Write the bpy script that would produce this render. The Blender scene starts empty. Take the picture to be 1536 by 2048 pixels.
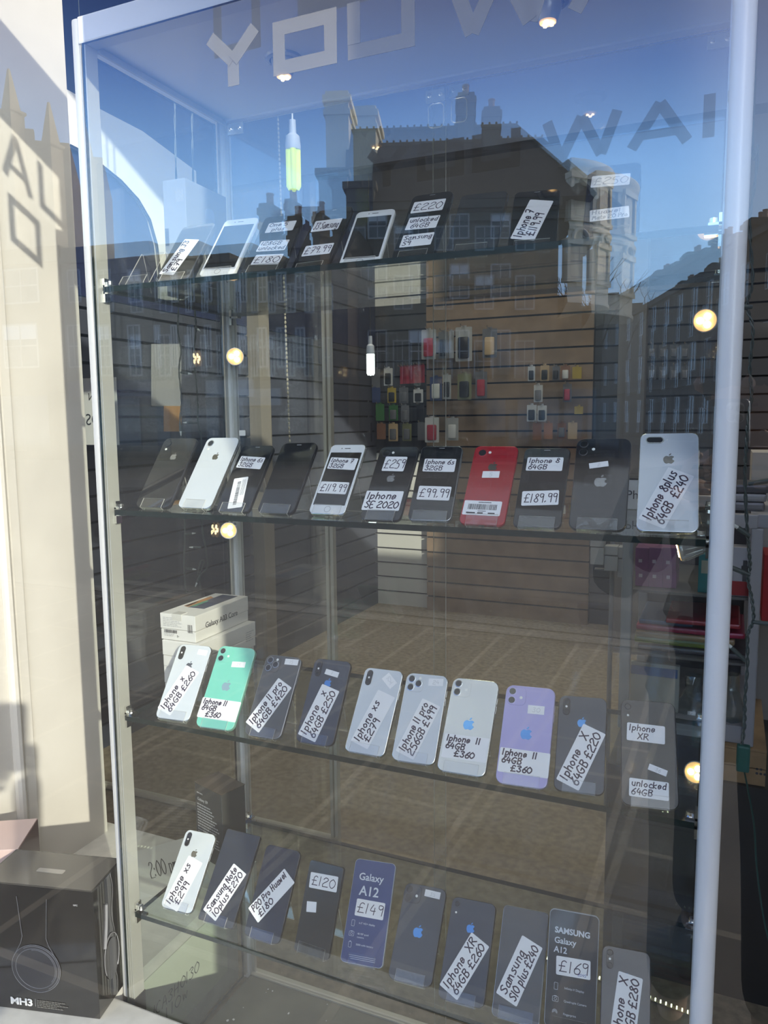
import bpy, bmesh, math, random
from mathutils import Vector, Matrix
random.seed(7)
sc = bpy.context.scene
COL = sc.collection
PI = math.pi
ZS = 1.05                                  # third shelf above the pavement (pavement is Z = 0)
# ------------------------------------------------------------------ camera
F_PX, YAW, PITCH, ROLL = 1548.42, .4201, -.1192, -.0095
CAM = Vector((1.0133, -1.0591, .5388 + ZS))
def cam_axes():
    cy, sy, cp, sp = math.cos(YAW), math.sin(YAW), math.cos(PITCH), math.sin(PITCH)
    fwd = Vector((-sy*cp, cy*cp, sp)); right = Vector((cy, sy, 0)); up = right.cross(fwd)
    c, s = math.cos(ROLL), math.sin(ROLL)
    return c*right + s*up, c*up - s*right, fwd
CR, CU, CF = cam_axes()
cd = bpy.data.cameras.new('camera'); cam = bpy.data.objects.new('camera', cd); COL.objects.link(cam)
cd.sensor_fit = 'VERTICAL'; cd.sensor_height = 36; cd.sensor_width = 27
cd.lens = F_PX/2048*36; cd.clip_start = .004; cd.clip_end = 400
M = Matrix((CR, CU, -CF)).transposed().to_4x4(); M.translation = CAM; cam.matrix_world = M
sc.camera = cam
# ------------------------------------------------------------------ light
SUN_DIR = Vector((-.728, .603, -.33)).normalized()      # the way the sunlight travels
SUN_E, SKY_K, GLOW_K, EXPOSURE = 4.6, 0.93, 1.0, 0.25
sd = bpy.data.lights.new('sun', 'SUN'); sun = bpy.data.objects.new('sun', sd); COL.objects.link(sun)
sd.energy = SUN_E; sd.angle = math.radians(.55); sd.color = (1, .93, .80)
sun.rotation_euler = SUN_DIR.to_track_quat('-Z', 'Y').to_euler(); sun.location = (6, -6, 8)
W = bpy.data.worlds.new('sky'); sc.world = W; W.use_nodes = True
def build_sky():
    nt = W.node_tree; N = nt.nodes; L = nt.links; N.clear()
    out = N.new('ShaderNodeOutputWorld'); bg = N.new('ShaderNodeBackground'); L.new(bg.outputs[0], out.inputs[0])
    tc = N.new('ShaderNodeTexCoord'); sx = N.new('ShaderNodeSeparateXYZ'); L.new(tc.outputs['Generated'], sx.inputs[0])
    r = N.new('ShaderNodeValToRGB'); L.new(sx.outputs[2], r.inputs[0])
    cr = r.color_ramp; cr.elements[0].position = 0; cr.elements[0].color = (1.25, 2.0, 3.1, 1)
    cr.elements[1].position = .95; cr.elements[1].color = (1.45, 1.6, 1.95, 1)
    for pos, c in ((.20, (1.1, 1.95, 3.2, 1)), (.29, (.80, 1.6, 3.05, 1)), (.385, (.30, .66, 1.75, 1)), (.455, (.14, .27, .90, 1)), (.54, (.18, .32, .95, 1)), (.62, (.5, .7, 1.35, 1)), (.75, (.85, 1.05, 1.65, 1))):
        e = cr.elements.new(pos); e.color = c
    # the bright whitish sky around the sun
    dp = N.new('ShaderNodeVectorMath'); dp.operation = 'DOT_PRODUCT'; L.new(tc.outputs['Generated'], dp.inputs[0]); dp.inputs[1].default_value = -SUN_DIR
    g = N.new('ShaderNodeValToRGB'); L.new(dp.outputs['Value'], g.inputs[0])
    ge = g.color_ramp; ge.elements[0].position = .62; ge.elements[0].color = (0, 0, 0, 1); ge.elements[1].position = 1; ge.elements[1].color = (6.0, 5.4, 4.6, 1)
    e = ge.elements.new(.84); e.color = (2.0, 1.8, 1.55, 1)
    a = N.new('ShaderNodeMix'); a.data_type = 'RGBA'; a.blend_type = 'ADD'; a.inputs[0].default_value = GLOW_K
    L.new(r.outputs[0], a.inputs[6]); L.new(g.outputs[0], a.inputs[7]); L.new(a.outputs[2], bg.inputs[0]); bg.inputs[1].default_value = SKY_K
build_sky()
sc.view_settings.view_transform = 'Standard'; sc.view_settings.look = 'None'; sc.view_settings.gamma = 1
sc.view_settings.use_curve_mapping = False; sc.view_settings.exposure = EXPOSURE
cy_ = sc.cycles
cy_.transparent_max_bounces = 40; cy_.max_bounces = 14; cy_.glossy_bounces = 8; cy_.diffuse_bounces = 3; cy_.transmission_bounces = 8
cy_.caustics_reflective = False; cy_.caustics_refractive = False; cy_.sample_clamp_indirect = 6; cy_.use_denoising = True
# ------------------------------------------------------------------ geometry helpers
def ray(px, py): return (CF + CR*((px-768)/F_PX) - CU*((py-1024)/F_PX))
def aty(px, py, y):
    d = ray(px, py); return CAM + d*((y-CAM.y)/d.y)
def atx(px, py, x):
    d = ray(px, py); return CAM + d*((x-CAM.x)/d.x)
def atz(px, py, z):
    d = ray(px, py); return CAM + d*((z-CAM.z)/d.z)
def rr(w, h, r, n=5):
    """outline of a rounded rectangle round the origin"""
    r = min(r, w/2-1e-5, h/2-1e-5); o = []
    for cx, cy, a0 in ((w/2-r, h/2-r, 0), (-w/2+r, h/2-r, 90), (-w/2+r, -h/2+r, 180), (w/2-r, -h/2+r, 270)):
        for k in range(n+1):
            a = math.radians(a0+90*k/n); o.append((cx+r*math.cos(a), cy+r*math.sin(a)))
    return o
class MB:
    def __init__(s): s.bm = bmesh.new(); s.slot = 0
    def face(s, vs):
        try:
            f = s.bm.faces.new(vs); f.material_index = s.slot; return f
        except ValueError: return None
    def v(s, p): return s.bm.verts.new(p)
    def poly(s, pts): return s.face([s.v(p) for p in pts])
    def box(s, x0, x1, y0, y1, z0, z1, M=None, bev=0):
        P = [Vector((x, y, z)) for z in (z0, z1) for y in (y0, y1) for x in (x0, x1)]
        if M: P = [M @ q for q in P]
        V = [s.v(q) for q in P]; fs = []
        for q in ((0,2,3,1),(4,5,7,6),(0,1,5,4),(2,6,7,3),(0,4,6,2),(1,3,7,5)): fs.append(s.face([V[i] for i in q]))
        if bev:
            es = {e for f in fs for e in f.edges}
            r = bmesh.ops.bevel(s.bm, geom=list(es), offset=bev, segments=2, affect='EDGES', profile=.6)
            for f in r['faces']: f.material_index = s.slot
        return fs
    def loops(s, L, closed=True, cap0=True, cap1=True):
        """skin a list of rings of equal length"""
        R = [[s.v(p) for p in l] for l in L]; n = len(R[0])
        for a, b in zip(R, R[1:]):
            for i in range(n if closed else n-1):
                j = (i+1) % n; s.face([a[i], a[j], b[j], b[i]])
        if cap0: s.face(R[0][::-1])
        if cap1: s.face(R[-1])
    def prism(s, out, z0, z1, M=None, bev=0):
        M = M or Matrix()
        if bev:
            cx = sum(p[0] for p in out)/len(out); cy = sum(p[1] for p in out)/len(out)
            mx = max(abs(p[0]-cx) for p in out); my = max(abs(p[1]-cy) for p in out)
            ins = [(cx+(p[0]-cx)*(mx-bev)/mx, cy+(p[1]-cy)*(my-bev)/my) for p in out]
            L = [(ins, z0), (out, z0+bev), (out, z1-bev), (ins, z1)]
        else: L = [(out, z0), (out, z1)]
        s.loops([[M @ Vector((p[0], p[1], z)) for p in o] for o, z in L])
    def tube(s, pts, r, n=8, cap=True, closed=False):
        pts = [Vector(p) for p in pts]; L = []; prev = None
        for i, p in enumerate(pts):
            a = pts[max(i-1, 0)]; b = pts[min(i+1, len(pts)-1)]; t = (b-a).normalized()
            if prev is None:
                u = t.orthogonal().normalized()
            else:
                u = (prev - t*prev.dot(t)); u = u.normalized() if u.length > 1e-6 else t.orthogonal().normalized()
            prev = u; w = t.cross(u); q = r[i] if isinstance(r, (list, tuple)) else r
            L.append([p + (u*math.cos(2*PI*k/n) + w*math.sin(2*PI*k/n))*q for k in range(n)])
        s.loops(L, cap0=cap, cap1=cap)
    def lathe(s, prof, M=None, n=24, cap0=True, cap1=True):
        M = M or Matrix()
        s.loops([[M @ Vector((r*math.cos(2*PI*k/n), r*math.sin(2*PI*k/n), z)) for k in range(n)] for r, z in prof], cap0=cap0, cap1=cap1)
    def build(s, name, mat, parent=None, smooth=False, M=None):
        me = bpy.data.meshes.new(name)
        bmesh.ops.recalc_face_normals(s.bm, faces=s.bm.faces[:]) if getattr(s, 'fixn', True) else None
        s.bm.to_mesh(me); s.bm.free()
        for m in (mat if isinstance(mat, (list, tuple)) else [mat]): me.materials.append(m)
        if smooth: 
            for p in me.polygons: p.use_smooth = True
            me.set_sharp_from_angle(angle=math.radians(38))
        o = bpy.data.objects.new(name, me); COL.objects.link(o)
        if parent: o.parent = parent
        if M: o.matrix_local = M
        return o
def empty(name, label, cat, M=None, group=None):
    o = bpy.data.objects.new(name, None); COL.objects.link(o); o.empty_display_size = .02
    if M is not None: o.matrix_world = M
    tag(o, label, cat, group); return o
def tag(o, label=None, cat=None, group=None, kind=None):
    if label: o['label'] = label
    if cat: o['category'] = cat
    if group: o['group'] = group
    if kind: o['kind'] = kind
    return o
def struct(o): o['kind'] = 'structure'; return o
def T(x, y, z, rz=0): return Matrix.Translation((x, y, z)) @ Matrix.Rotation(rz, 4, 'Z')
def smooth_line(P, k=4):
    if len(P) < 3: return P
    o = []
    for i in range(len(P)-1):
        p0 = P[max(i-1, 0)]; p1 = P[i]; p2 = P[i+1]; p3 = P[min(i+2, len(P)-1)]
        for j in range(k):
            t = j/k
            o.append(tuple(.5*((2*b)+(c-a)*t+(2*a-5*b+4*c-d)*t*t+(3*b-a-3*c+d)*t**3) for a, b, c, d in zip(p0, p1, p2, p3)))
    o.append(P[-1]); return o
# handwriting: strokes on a grid, x 0-7, y a(-4) .. d(-1) 0 .. 9 A(10)
HW = {'I':(3,'1A10'),'p':(6,'161a|1536555230 11'),'h':(6,'1A10|14365550'),'o':(6,'361412305254 36'),'n':(6,'1610|14365550'),'e':(6,'13544626132052'),
'6':(6,'6A3713205063 4514'),'s':(6,'56362543524010'),'3':(7,'194A68366350 2011'),'2':(7,'183A6967134 0|1070'.replace('134 0','13 10')),'G':(8,'794A16133060 74|7444'),
'B':(7,'1A10|1A5A6846 16|46635010'),'7':(7,'1A6A30|2555'),'£':(8,'694A28221 0|103070|0555'.replace('1 0','10')),'1':(3,'1A10'),'9':(6,'594A1A173658|5950'),
'.':(3,'1021'),'5':(7,'6A2A16466350 10'),'0':(8,'4A171340737 74A'),'8':(7,'684A28456240 123568'),'4':(7,'3A1464|5750'),'x':(6,'1650|5610'),'X':(8,'1A70|7A10'),
'r':(5,'1610|143647'),'R':(7,'1A10|1A5A683515|3570'),'P':(7,'1A10|1A5A685515'),'N':(7,'101A606A'),'S':(7,'694A1836634011'),'E':(7,'6A1A1060|1545'),
'a':(6,'55361320 51|565160'),'m':(8,'1610|14263530|34566570'),'u':(6,'16123051|5650'),'g':(6,'5536132052|565b3a1c'),'l':(3,'1A10'),'d':(6,'5536132051|5A50'),
'c':(5,'5536132050'),'k':(6,'1A10|561350'),'t':(5,'2A2150|0646'),'w':(8,'1620355066'),'i':(3,'1610|1819'),'H':(8,'1A10|6A60|1565'),'y':(6,'1633|562a'),
'O':(8,'4A171340737 74A'),'J':(6,'1A6A|4A412001'),'M':(9,'102A446A80'),'W':(9,'1A205680 8A'.replace('5680 8A','30 56 70 8A')),'C':(7,'694A16134060'),'A':(8,'104A70|2464'),':':(3,'1112|1516'),'-':(5,'1545'),
'/':(5,'504A'),'U':(7,'1A12305 26A'.replace('5 2','52')),'D':(8,'1A10|1A5A72 5010'.replace('5A72','5A7773')),'v':(6,'162056')}
YV = {c: i for i, c in enumerate('0123456789A')}; YV.update(a=-4, b=-3, c=-2, d=-1)
def hw_lines(txt):
    x = 0; out = []
    for ch in txt:
        if ch == ' ': x += 4; continue
        adv, s = HW.get(ch, (5, ''))
        jx = random.uniform(-.3, .3); jy = random.uniform(-.35, .35)
        for st in s.split('|'):
            st = st.replace(' ', '')
            P = [(x+int(st[i])+jx, YV[st[i+1]]+jy) for i in range(0, len(st)-1, 2)]
            if len(P) > 1: out.append(smooth_line(P, 4))
        x += adv+.9
    return out, max(x-.9, 1)
def ribbon(mb, P, w, z):
    P = [Vector((p[0], p[1], 0)) for p in P]; n = len(P); L = []; 
    for i, p in enumerate(P):
        t = P[min(i+1, n-1)]-P[max(i-1, 0)]
        t = t.normalized() if t.length > 1e-9 else Vector((1, 0, 0))
        if i == 0: p = p - t*w*.5
        if i == n-1: p = p + t*w*.5
        q = Vector((-t.y, t.x, 0))*w*.5; L.append((p+q, p-q))
    R = [(mb.v((a.x, a.y, z)), mb.v((b.x, b.y, z))) for a, b in L]
    for (a, b), (c, d) in zip(R, R[1:]): mb.face([b, d, c, a])
def handwriting(lines, W, H, ink, parent, wid=None, z=.0003, fill=.9, name='handwriting'):
    """handwritten lines filling a W x H tag centred on the parent's origin"""
    n = len(lines); mb = MB(); mb.fixn = False; pitch = H*.92/n; cap = pitch*(.76 if n > 2 else .70 if n > 1 else .62)/10
    for i, t in enumerate(lines):
        lead = len(t)-len(t.lstrip(' ')); S, w = hw_lines(t.strip(' ')); w += lead*4
        k = min(cap*1.15, W*fill/w); y0 = H*.46 - pitch*(i+.80); x0 = -W*.45 if n > 1 else -w*k/2
        if n == 1: y0 = -cap*5
        for P in S: ribbon(mb, [(x0+(p[0]+lead*4)*k+.12*cap*p[1], y0+p[1]*cap) for p in P], wid or max(cap*1.25, .0009), z)
    return mb.build(name, ink, parent)
def text_mesh(txt, size, mat, parent=None, M=None, ext=.0002, name='lettering', align='LEFT', sx=1, off=0, sp=1):
    cu = bpy.data.curves.new(name, 'FONT'); cu.body = txt; cu.size = size; cu.extrude = ext; cu.align_x = align; cu.resolution_u = 3; cu.offset = off; cu.space_character = sp
    o = bpy.data.objects.new(name, cu); COL.objects.link(o)
    bpy.context.view_layer.update()
    me = bpy.data.meshes.new_from_object(o.evaluated_get(bpy.context.evaluated_depsgraph_get()))
    bpy.data.objects.remove(o)
    me.materials.clear(); me.materials.append(mat)
    if sx != 1: me.transform(Matrix.Diagonal((sx, 1, 1, 1)))
    q = bpy.data.objects.new(name, me); COL.objects.link(q)
    if parent: q.parent = parent
    if M is not None: q.matrix_local = M
    return q
# ------------------------------------------------------------------ materials
MAT = {}
def pbr(name, col, rough=.5, metal=0, coat=0, emit=0, ecol=None, noise=0, nscale=20, bump=0, spec=.5, var=None, bscale=None):
    if name in MAT: return MAT[name]
    m = bpy.data.materials.new(name); m.use_nodes = True; nt = m.node_tree; N = nt.nodes; L = nt.links; b = N['Principled BSDF']
    b.inputs['Base Color'].default_value = (*col, 1); b.inputs['Roughness'].default_value = rough; b.inputs['Metallic'].default_value = metal
    b.inputs['Coat Weight'].default_value = coat; b.inputs['Coat Roughness'].default_value = .03; b.inputs['Specular IOR Level'].default_value = spec
    if emit:
        b.inputs['Emission Color'].default_value = (*(ecol or col), 1); b.inputs['Emission Strength'].default_value = emit
    if noise or bump:
        tc = N.new('ShaderNodeTexCoord'); nz = N.new('ShaderNodeTexNoise'); nz.inputs['Scale'].default_value = nscale; nz.inputs['Detail'].default_value = 6
        L.new(tc.outputs['Object'], nz.inputs['Vector'])
        if noise:
            rp = N.new('ShaderNodeValToRGB'); L.new(nz.outputs['Fac'], rp.inputs[0]); v = var or tuple(c*(1-noise) for c in col)
            rp.color_ramp.elements[0].position = .35; rp.color_ramp.elements[0].color = (*v, 1); rp.color_ramp.elements[1].position = .65; rp.color_ramp.elements[1].color = (*col, 1)
            L.new(rp.outputs[0], b.inputs['Base Color'])
        if bump:
            bp = N.new('ShaderNodeBump'); bp.inputs['Strength'].default_value = bump; bp.inputs['Distance'].default_value = .002
            if bscale:
                n2 = N.new('ShaderNodeTexNoise'); n2.inputs['Scale'].default_value = bscale; n2.inputs['Detail'].default_value = 5; L.new(tc.outputs['Object'], n2.inputs['Vector']); L.new(n2.outputs['Fac'], bp.inputs['Height'])
            else: L.new(nz.outputs['Fac'], bp.inputs['Height'])
            L.new(bp.outputs[0], b.inputs['Normal'])
    MAT[name] = m; return m
def glass(name, r0, tint=(1, 1, 1), dirt=0, gcol=(1, 1, 1), rough=0.0):
    """a clear pane: a mirror reflection that grows towards grazing angles over a see-through sheet, thin dust optional"""
    if name in MAT: return MAT[name]
    m = bpy.data.materials.new(name); m.use_nodes = True; nt = m.node_tree; N = nt.nodes; L = nt.links; N.clear()
    out = N.new('ShaderNodeOutputMaterial'); mx = N.new('ShaderNodeMixShader'); t = N.new('ShaderNodeBsdfTransparent'); g = N.new('ShaderNodeBsdfAnisotropic') if False else N.new('ShaderNodeBsdfGlossy')
    t.inputs[0].default_value = (*tint, 1); g.inputs['Color'].default_value = (*gcol, 1); g.inputs['Roughness'].default_value = rough
    lw = N.new('ShaderNodeLayerWeight'); lw.inputs['Blend'].default_value = .5
    pw = N.new('ShaderNodeMath'); pw.operation = 'POWER'; pw.inputs[1].default_value = 5; L.new(lw.outputs['Facing'], pw.inputs[0])
    ma = N.new('ShaderNodeMath'); ma.operation = 'MULTIPLY_ADD'; ma.inputs[1].default_value = 1-r0; ma.inputs[2].default_value = r0; L.new(pw.outputs[0], ma.inputs[0])
    L.new(ma.outputs[0], mx.inputs[0]); L.new(t.outputs[0], mx.inputs[1]); L.new(g.outputs[0], mx.inputs[2])
    if dirt:
        tc = N.new('ShaderNodeTexCoord'); nz = N.new('ShaderNodeTexNoise'); nz.inputs['Scale'].default_value = 3.5; nz.inputs['Detail'].default_value = 9; nz.inputs['Roughness'].default_value = .72; L.new(tc.outputs['Object'], nz.inputs[0])
        rp = N.new('ShaderNodeMapRange'); rp.inputs[1].default_value = .45; rp.inputs[2].default_value = .8; rp.inputs[3].default_value = dirt*.35; rp.inputs[4].default_value = dirt; L.new(nz.outputs['Fac'], rp.inputs[0])
        d = N.new('ShaderNodeBsdfDiffuse'); d.inputs[0].default_value = (.8, .8, .76, 1); m2 = N.new('ShaderNodeMixShader')
        L.new(rp.outputs[0], m2.inputs[0]); L.new(mx.outputs[0], m2.inputs[1]); L.new(d.outputs[0], m2.inputs[2]); L.new(m2.outputs[0], out.inputs[0])
    else: L.new(mx.outputs[0], out.inputs[0])
    MAT[name] = m; return m
def clearmat(name, tint=(1, 1, 1)):
    m = bpy.data.materials.new(name); m.use_nodes = True; N = m.node_tree.nodes; N.clear()
    o = N.new('ShaderNodeOutputMaterial'); t = N.new('ShaderNodeBsdfTransparent'); t.inputs[0].default_value = (*tint, 1); m.node_tree.links.new(t.outputs[0], o.inputs[0]); return m
WIN = glass('window_glass', .10, (.97, .985, .98), .003)
WINB = clearmat('window_glass_back', (.985, .99, .985))
CAB = glass('cabinet_glass', .115, (.97, .985, .972), .004)
BACKG = glass('door_glass', .05, (.94, .96, .95))
SHELF = glass('shelf_glass', .05, (.93, .97, .945))
EDGE = pbr('glass_edge', (.004, .014, .013), .2)
ACR = glass('acrylic', .05, (.985, .985, .985))
def edge_mat():
    m = bpy.data.materials.new('acrylic_edge'); m.use_nodes = True; N = m.node_tree.nodes; L = m.node_tree.links; N.clear()
    o = N.new('ShaderNodeOutputMaterial'); mx = N.new('ShaderNodeMixShader'); t = N.new('ShaderNodeBsdfTransparent'); d = N.new('ShaderNodeBsdfPrincipled')
    d.inputs['Base Color'].default_value = (.90, .88, .82, 1); d.inputs['Roughness'].default_value = .15; mx.inputs[0].default_value = .78
    L.new(t.outputs[0], mx.inputs[1]); L.new(d.outputs[0], mx.inputs[2]); L.new(mx.outputs[0], o.inputs[0]); return m
ACE = edge_mat()
WHITE = pbr('white_paint', (.80, .79, .75), .55, noise=.08, nscale=6, bump=.25, bscale=14)
WALLW = pbr('wall_paint', (.62, .59, .53), .6, noise=.10, nscale=5, bump=.5, bscale=9)
SILLM = pbr('sill_paint', (.60, .585, .53), .5, noise=.14, nscale=30, bump=.2)
FRAMEW = pbr('white_metal', (.84, .85, .86), .28, noise=.03, nscale=8)
ALU = pbr('aluminium', (.54, .525, .47), .4, metal=.25)
CHROME = pbr('chrome', (.82, .82, .80), .12, metal=1)
PANELW = pbr('cabinet_ceiling', (.92, .92, .92), .5)
BLACKP = pbr('black_plastic', (.012, .012, .014), .3)
LABEL = pbr('label_paper', (.90, .89, .90), .55)
INK = pbr('marker_ink', (.030, .014, .045), .5)
PENCIL = pbr('pencil', (.50, .50, .52), .7)
PRINT = pbr('print_black', (.05, .05, .055), .6)
GREYP = pbr('print_grey', (.42, .42, .42), .6)
NAVY = pbr('navy_paint', (.018, .026, .075), .45, noise=.25, nscale=50)
LED = pbr('warm_led', (1, .75, .42), .4, emit=30, ecol=(1, .76, .42))
LEDS = pbr('warm_led_soft', (1, .75, .42), .4, emit=.9, ecol=(1, .52, .17))
# ------------------------------------------------------------------ the setting
CW, CD = 1.008, .3817                       # cabinet width and depth; its front left post stands at x = 0, y = 0
YW = -.25                                   # the shop window
SILL = ZS-.55; FLOOR = .25
def sbox(name, mat, *a, bev=0):
    m = MB(); m.box(*a, bev=bev); return struct(m.build(name, mat))
def brick_mat(name, c1, c2, mort, w, h, gap, rough=.8, rot=0, noise=.25, bump=.3, loc=(0, 0, 0)):
    m = bpy.data.materials.new(name); m.use_nodes = True; nt = m.node_tree; N = nt.nodes; L = nt.links; b = N['Principled BSDF']; b.inputs['Roughness'].default_value = rough
    tc = N.new('ShaderNodeTexCoord'); mp = N.new('ShaderNodeMapping'); mp.inputs['Rotation'].default_value = (0, 0, rot); mp.inputs['Location'].default_value = loc; L.new(tc.outputs['Object'], mp.inputs[0])
    br = N.new('ShaderNodeTexBrick'); L.new(mp.outputs[0], br.inputs[0]); br.inputs['Color1'].default_value = (*c1, 1); br.inputs['Color2'].default_value = (*c2, 1); br.inputs['Mortar'].default_value = (*mort, 1)
    br.inputs['Scale'].default_value = 1; br.inputs['Brick Width'].default_value = w; br.inputs['Row Height'].default_value = h; br.inputs['Mortar Size'].default_value = gap; br.inputs['Mortar Smooth'].default_value = .2
    nz = N.new('ShaderNodeTexNoise'); nz.inputs['Scale'].default_value = 3; nz.inputs['Detail'].default_value = 8; L.new(tc.outputs['Object'], nz.inputs[0])
    mx = N.new('ShaderNodeMix'); mx.data_type = 'RGBA'; mx.blend_type = 'MULTIPLY'; mx.inputs[0].default_value = noise*2; L.new(br.outputs[0], mx.inputs[6])
    rp = N.new('ShaderNodeValToRGB'); L.new(nz.outputs['Fac'], rp.inputs[0]); rp.color_ramp.elements[0].color = (.35, .35, .35, 1); rp.color_ramp.elements[0].position = .3; rp.color_ramp.elements[1].position = .7
    L.new(rp.outputs[0], mx.inputs[7]); L.new(mx.outputs[2], b.inputs['Base Color'])
    bp = N.new('ShaderNodeBump'); bp.inputs['Strength'].default_value = bump; bp.inputs['Distance'].default_value = .01; L.new(br.outputs['Fac'], bp.inputs['Height']); bp.invert = True; L.new(bp.outputs[0], b.inputs['Normal'])
    return m
PAVE = brick_mat('paving', (.145, .122, .088), (.12, .102, .074), (.30, .255, .18), 1.90, .56, .017, rot=PI/2, loc=(0, -.09, 0))
SETTS = brick_mat('setts', (.10, .085, .062), (.075, .065, .05), (.09, .08, .065), .30, .14, .012, rot=.1)
ASPH = pbr('asphalt', (.075, .066, .052), .85, noise=.5, nscale=14, bump=.4, bscale=120)
sbox('pavement', PAVE, -14, 14, -4.9, YW-.03, -.2, 0)
sbox('kerb', pbr('kerb_stone', (.22, .195, .15), .8, noise=.3), -14, 14, -5.08, -4.9, -.2, .005)
sbox('road', ASPH, -70, 80, -95, -8.0, -.3, -.10)
sbox('road_edge', SETTS, -70, 80, -8.0, -5.08, -.3, -.10)
# stall riser, sill board and the white deck left of the cabinet
sbox('wall_front', pbr('riser_paint', (.10, .11, .16), .5), -2.6, 2.6, YW-.03, YW+.03, 0, SILL-.05)
sbox('sill', SILLM, -.80, 2.6, YW-.06, -.034, SILL-.05, SILL, bev=.004)
sbox('deck', SILLM, -.80, -.022, -.034, .46, SILL-.05, SILL)
sbox('deck_riser', SILLM, -.80, -.022, .0, .37, FLOOR, SILL-.05)
# white pilaster with a bead moulding at the left end of the window
m = MB(); m.box(-.85, -.47, YW+.012, .425, SILL, 3.6); 
m.box(-.473, -.462, .175, .205, SILL+.0, 3.6, bev=.004); m.tube([(-.465, .16, SILL), (-.465, .16, 3.6)], .013, 10)
m.box(-.475, -.466, .02, .06, SILL, 3.6, bev=.003)
struct(m.build('wall_left', WALLW))
# shopfront: transom, fascia, end frames
sbox('window_frame', pbr('shopfront_paint', (.10, .12, .22), .4), -2.6, 2.6, YW-.035, YW+.03, ZS+1.48, ZS+1.665, bev=.005)
sbox('fascia', MAT['shopfront_paint'], -2.6, 2.6, YW-.09, YW+.04, 3.75, 4.3)
sbox('window_frame_side', MAT['shopfront_paint'], 1.62, 1.70, YW-.035, YW+.03, SILL, 3.75)
# added unseen sun blocker, standing forward on the pavement; it shades the window right of the first half metre
BLOCKX = 1.75; BLOCKY = YW - (BLOCKX-.62)*.603/.728
sbox('sun_blocker', pbr('front_stone', (.12, .11, .10), .8, noise=.2, nscale=4), BLOCKX, 5.0, BLOCKY, YW, 0, 2.95)
sbox('neighbour_front', MAT['front_stone'], -9, -2.6, YW-.03, YW+.3, 0, 9)
sbox('upper_front', MAT['front_stone'], -2.6, 5.0, YW-.05, YW+.3, 4.3, 9)
def pane(name, mats, x0, x1, yc, z0, z1, th=.006, yaw=0, pit=0, loc=None, parent=None):
    c = Vector(((x0+x1)/2, yc, (z0+z1)/2)); R = Matrix.Rotation(yaw, 4, 'Z') @ Matrix.Rotation(pit, 4, 'X')
    m = MB(); f = m.box(-(x1-x0)/2, (x1-x0)/2, -th/2, th/2, -(z1-z0)/2, (z1-z0)/2, M=R)
    for i, q in enumerate(f): q.material_index = {2: 0, 3: 1}.get(i, 2)
    return m, c
def put(m, c, name, mats, parent=None):
    o = m.build(name, mats, parent); o.location = c - (parent.location if parent else Vector()); return o
m, c = pane('w', 0, -.80, 1.62, YW, SILL, ZS+1.48); win = struct(put(m, c, 'window_1', [WIN, WINB, EDGE]))
m, c = pane('w', 0, -2.6, 1.62, YW, ZS+1.665, 3.75); struct(put(m, c, 'window_2', [WIN, WINB, EDGE]))
# vinyl letters on the inside of the window: block capitals
VINYL = pbr('window_vinyl', (.23, .215, .18), .7)
def vinyl_thin():
    m = pbr('window_vinyl_thin', (.23, .215, .18), .7); nt = m.node_tree; N = nt.nodes; L = nt.links
    t = N.new('ShaderNodeBsdfTransparent'); mx = N.new('ShaderNodeMixShader'); mx.inputs[0].default_value = .60
    L.new(t.outputs[0], mx.inputs[1]); L.new(N['Principled BSDF'].outputs[0], mx.inputs[2]); L.new(mx.outputs[0], N['Material Output'].inputs[0]); return m
def seg(m, pts, w, y, z0):
    """a stroke of constant width as joined boxes in the window plane"""
    for (x1, z1), (x2, z2) in zip(pts, pts[1:]):
        y += random.uniform(0, .0009)
        d = Vector((x2-x1, 0, z2-z1)); n = Vector((-d.z, 0, d.x)).normalized()*w/2; e = d.normalized()*0
        a, b = Vector((x1, y, z0+z1)), Vector((x2, y, z0+z2)); P = [a-n-e, b-n+e, b+n+e, a+n-e]
        m.loops([[p for p in P], [p+Vector((0, .0006, 0)) for p in P]])
def block_word(m, txt, xs, z0, h, w):
    for ch, (a, b) in zip(txt, xs):
        c = (a+b)/2; i = w/2
        if ch == 'Y': seg(m, [(a+i, h), (c, h*.48)], w, yv, z0); seg(m, [(b-i, h), (c, h*.48)], w, yv, z0); seg(m, [(c, h*.55), (c, 0)], w, yv, z0)
        elif ch == 'O': seg(m, [(a, i), (b, i)], w, yv, z0); seg(m, [(a, h-i), (b, h-i)], w, yv, z0); seg(m, [(a+i, w), (a+i, h-w)], w, yv, z0); seg(m, [(b-i, w), (b-i, h-w)], w, yv, z0)
        elif ch == 'U': seg(m, [(a, i), (b, i)], w, yv, z0); seg(m, [(a+i, w), (a+i, h)], w, yv, z0); seg(m, [(b-i, w), (b-i, h)], w, yv, z0)
        elif ch == 'W': q = (b-a)/4; seg(m, [(a+i, h), (a+q, 0)], w, yv, z0); seg(m, [(a+q, 0), (c, h)], w, yv, z0); seg(m, [(c, h), (b-q, 0)], w, yv, z0); seg(m, [(b-q, 0), (b-i, h)], w, yv, z0)
        elif ch == 'A': seg(m, [(a+i, 0), (c, h)], w, yv, z0); seg(m, [(b-i, 0), (c, h)], w, yv, z0); seg(m, [(a+w*1.3, h*.28), (b-w*1.3, h*.28)], w*.8, yv, z0)
        elif ch == 'I': seg(m, [(c, 0), (c, h)], w, yv, z0)
        elif ch == 'T': seg(m, [(a, h-i), (b, h-i)], w, yv, z0); seg(m, [(c, 0), (c, h-w)], w, yv, z0)
yv = YW+.0045
ZB = aty(463, 168, YW).z; ZT = aty(460, 62, YW).z; LH = ZT-ZB
xa = lambda px, py: aty(px, py, YW).x
m = MB(); LWD = .0155
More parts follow.
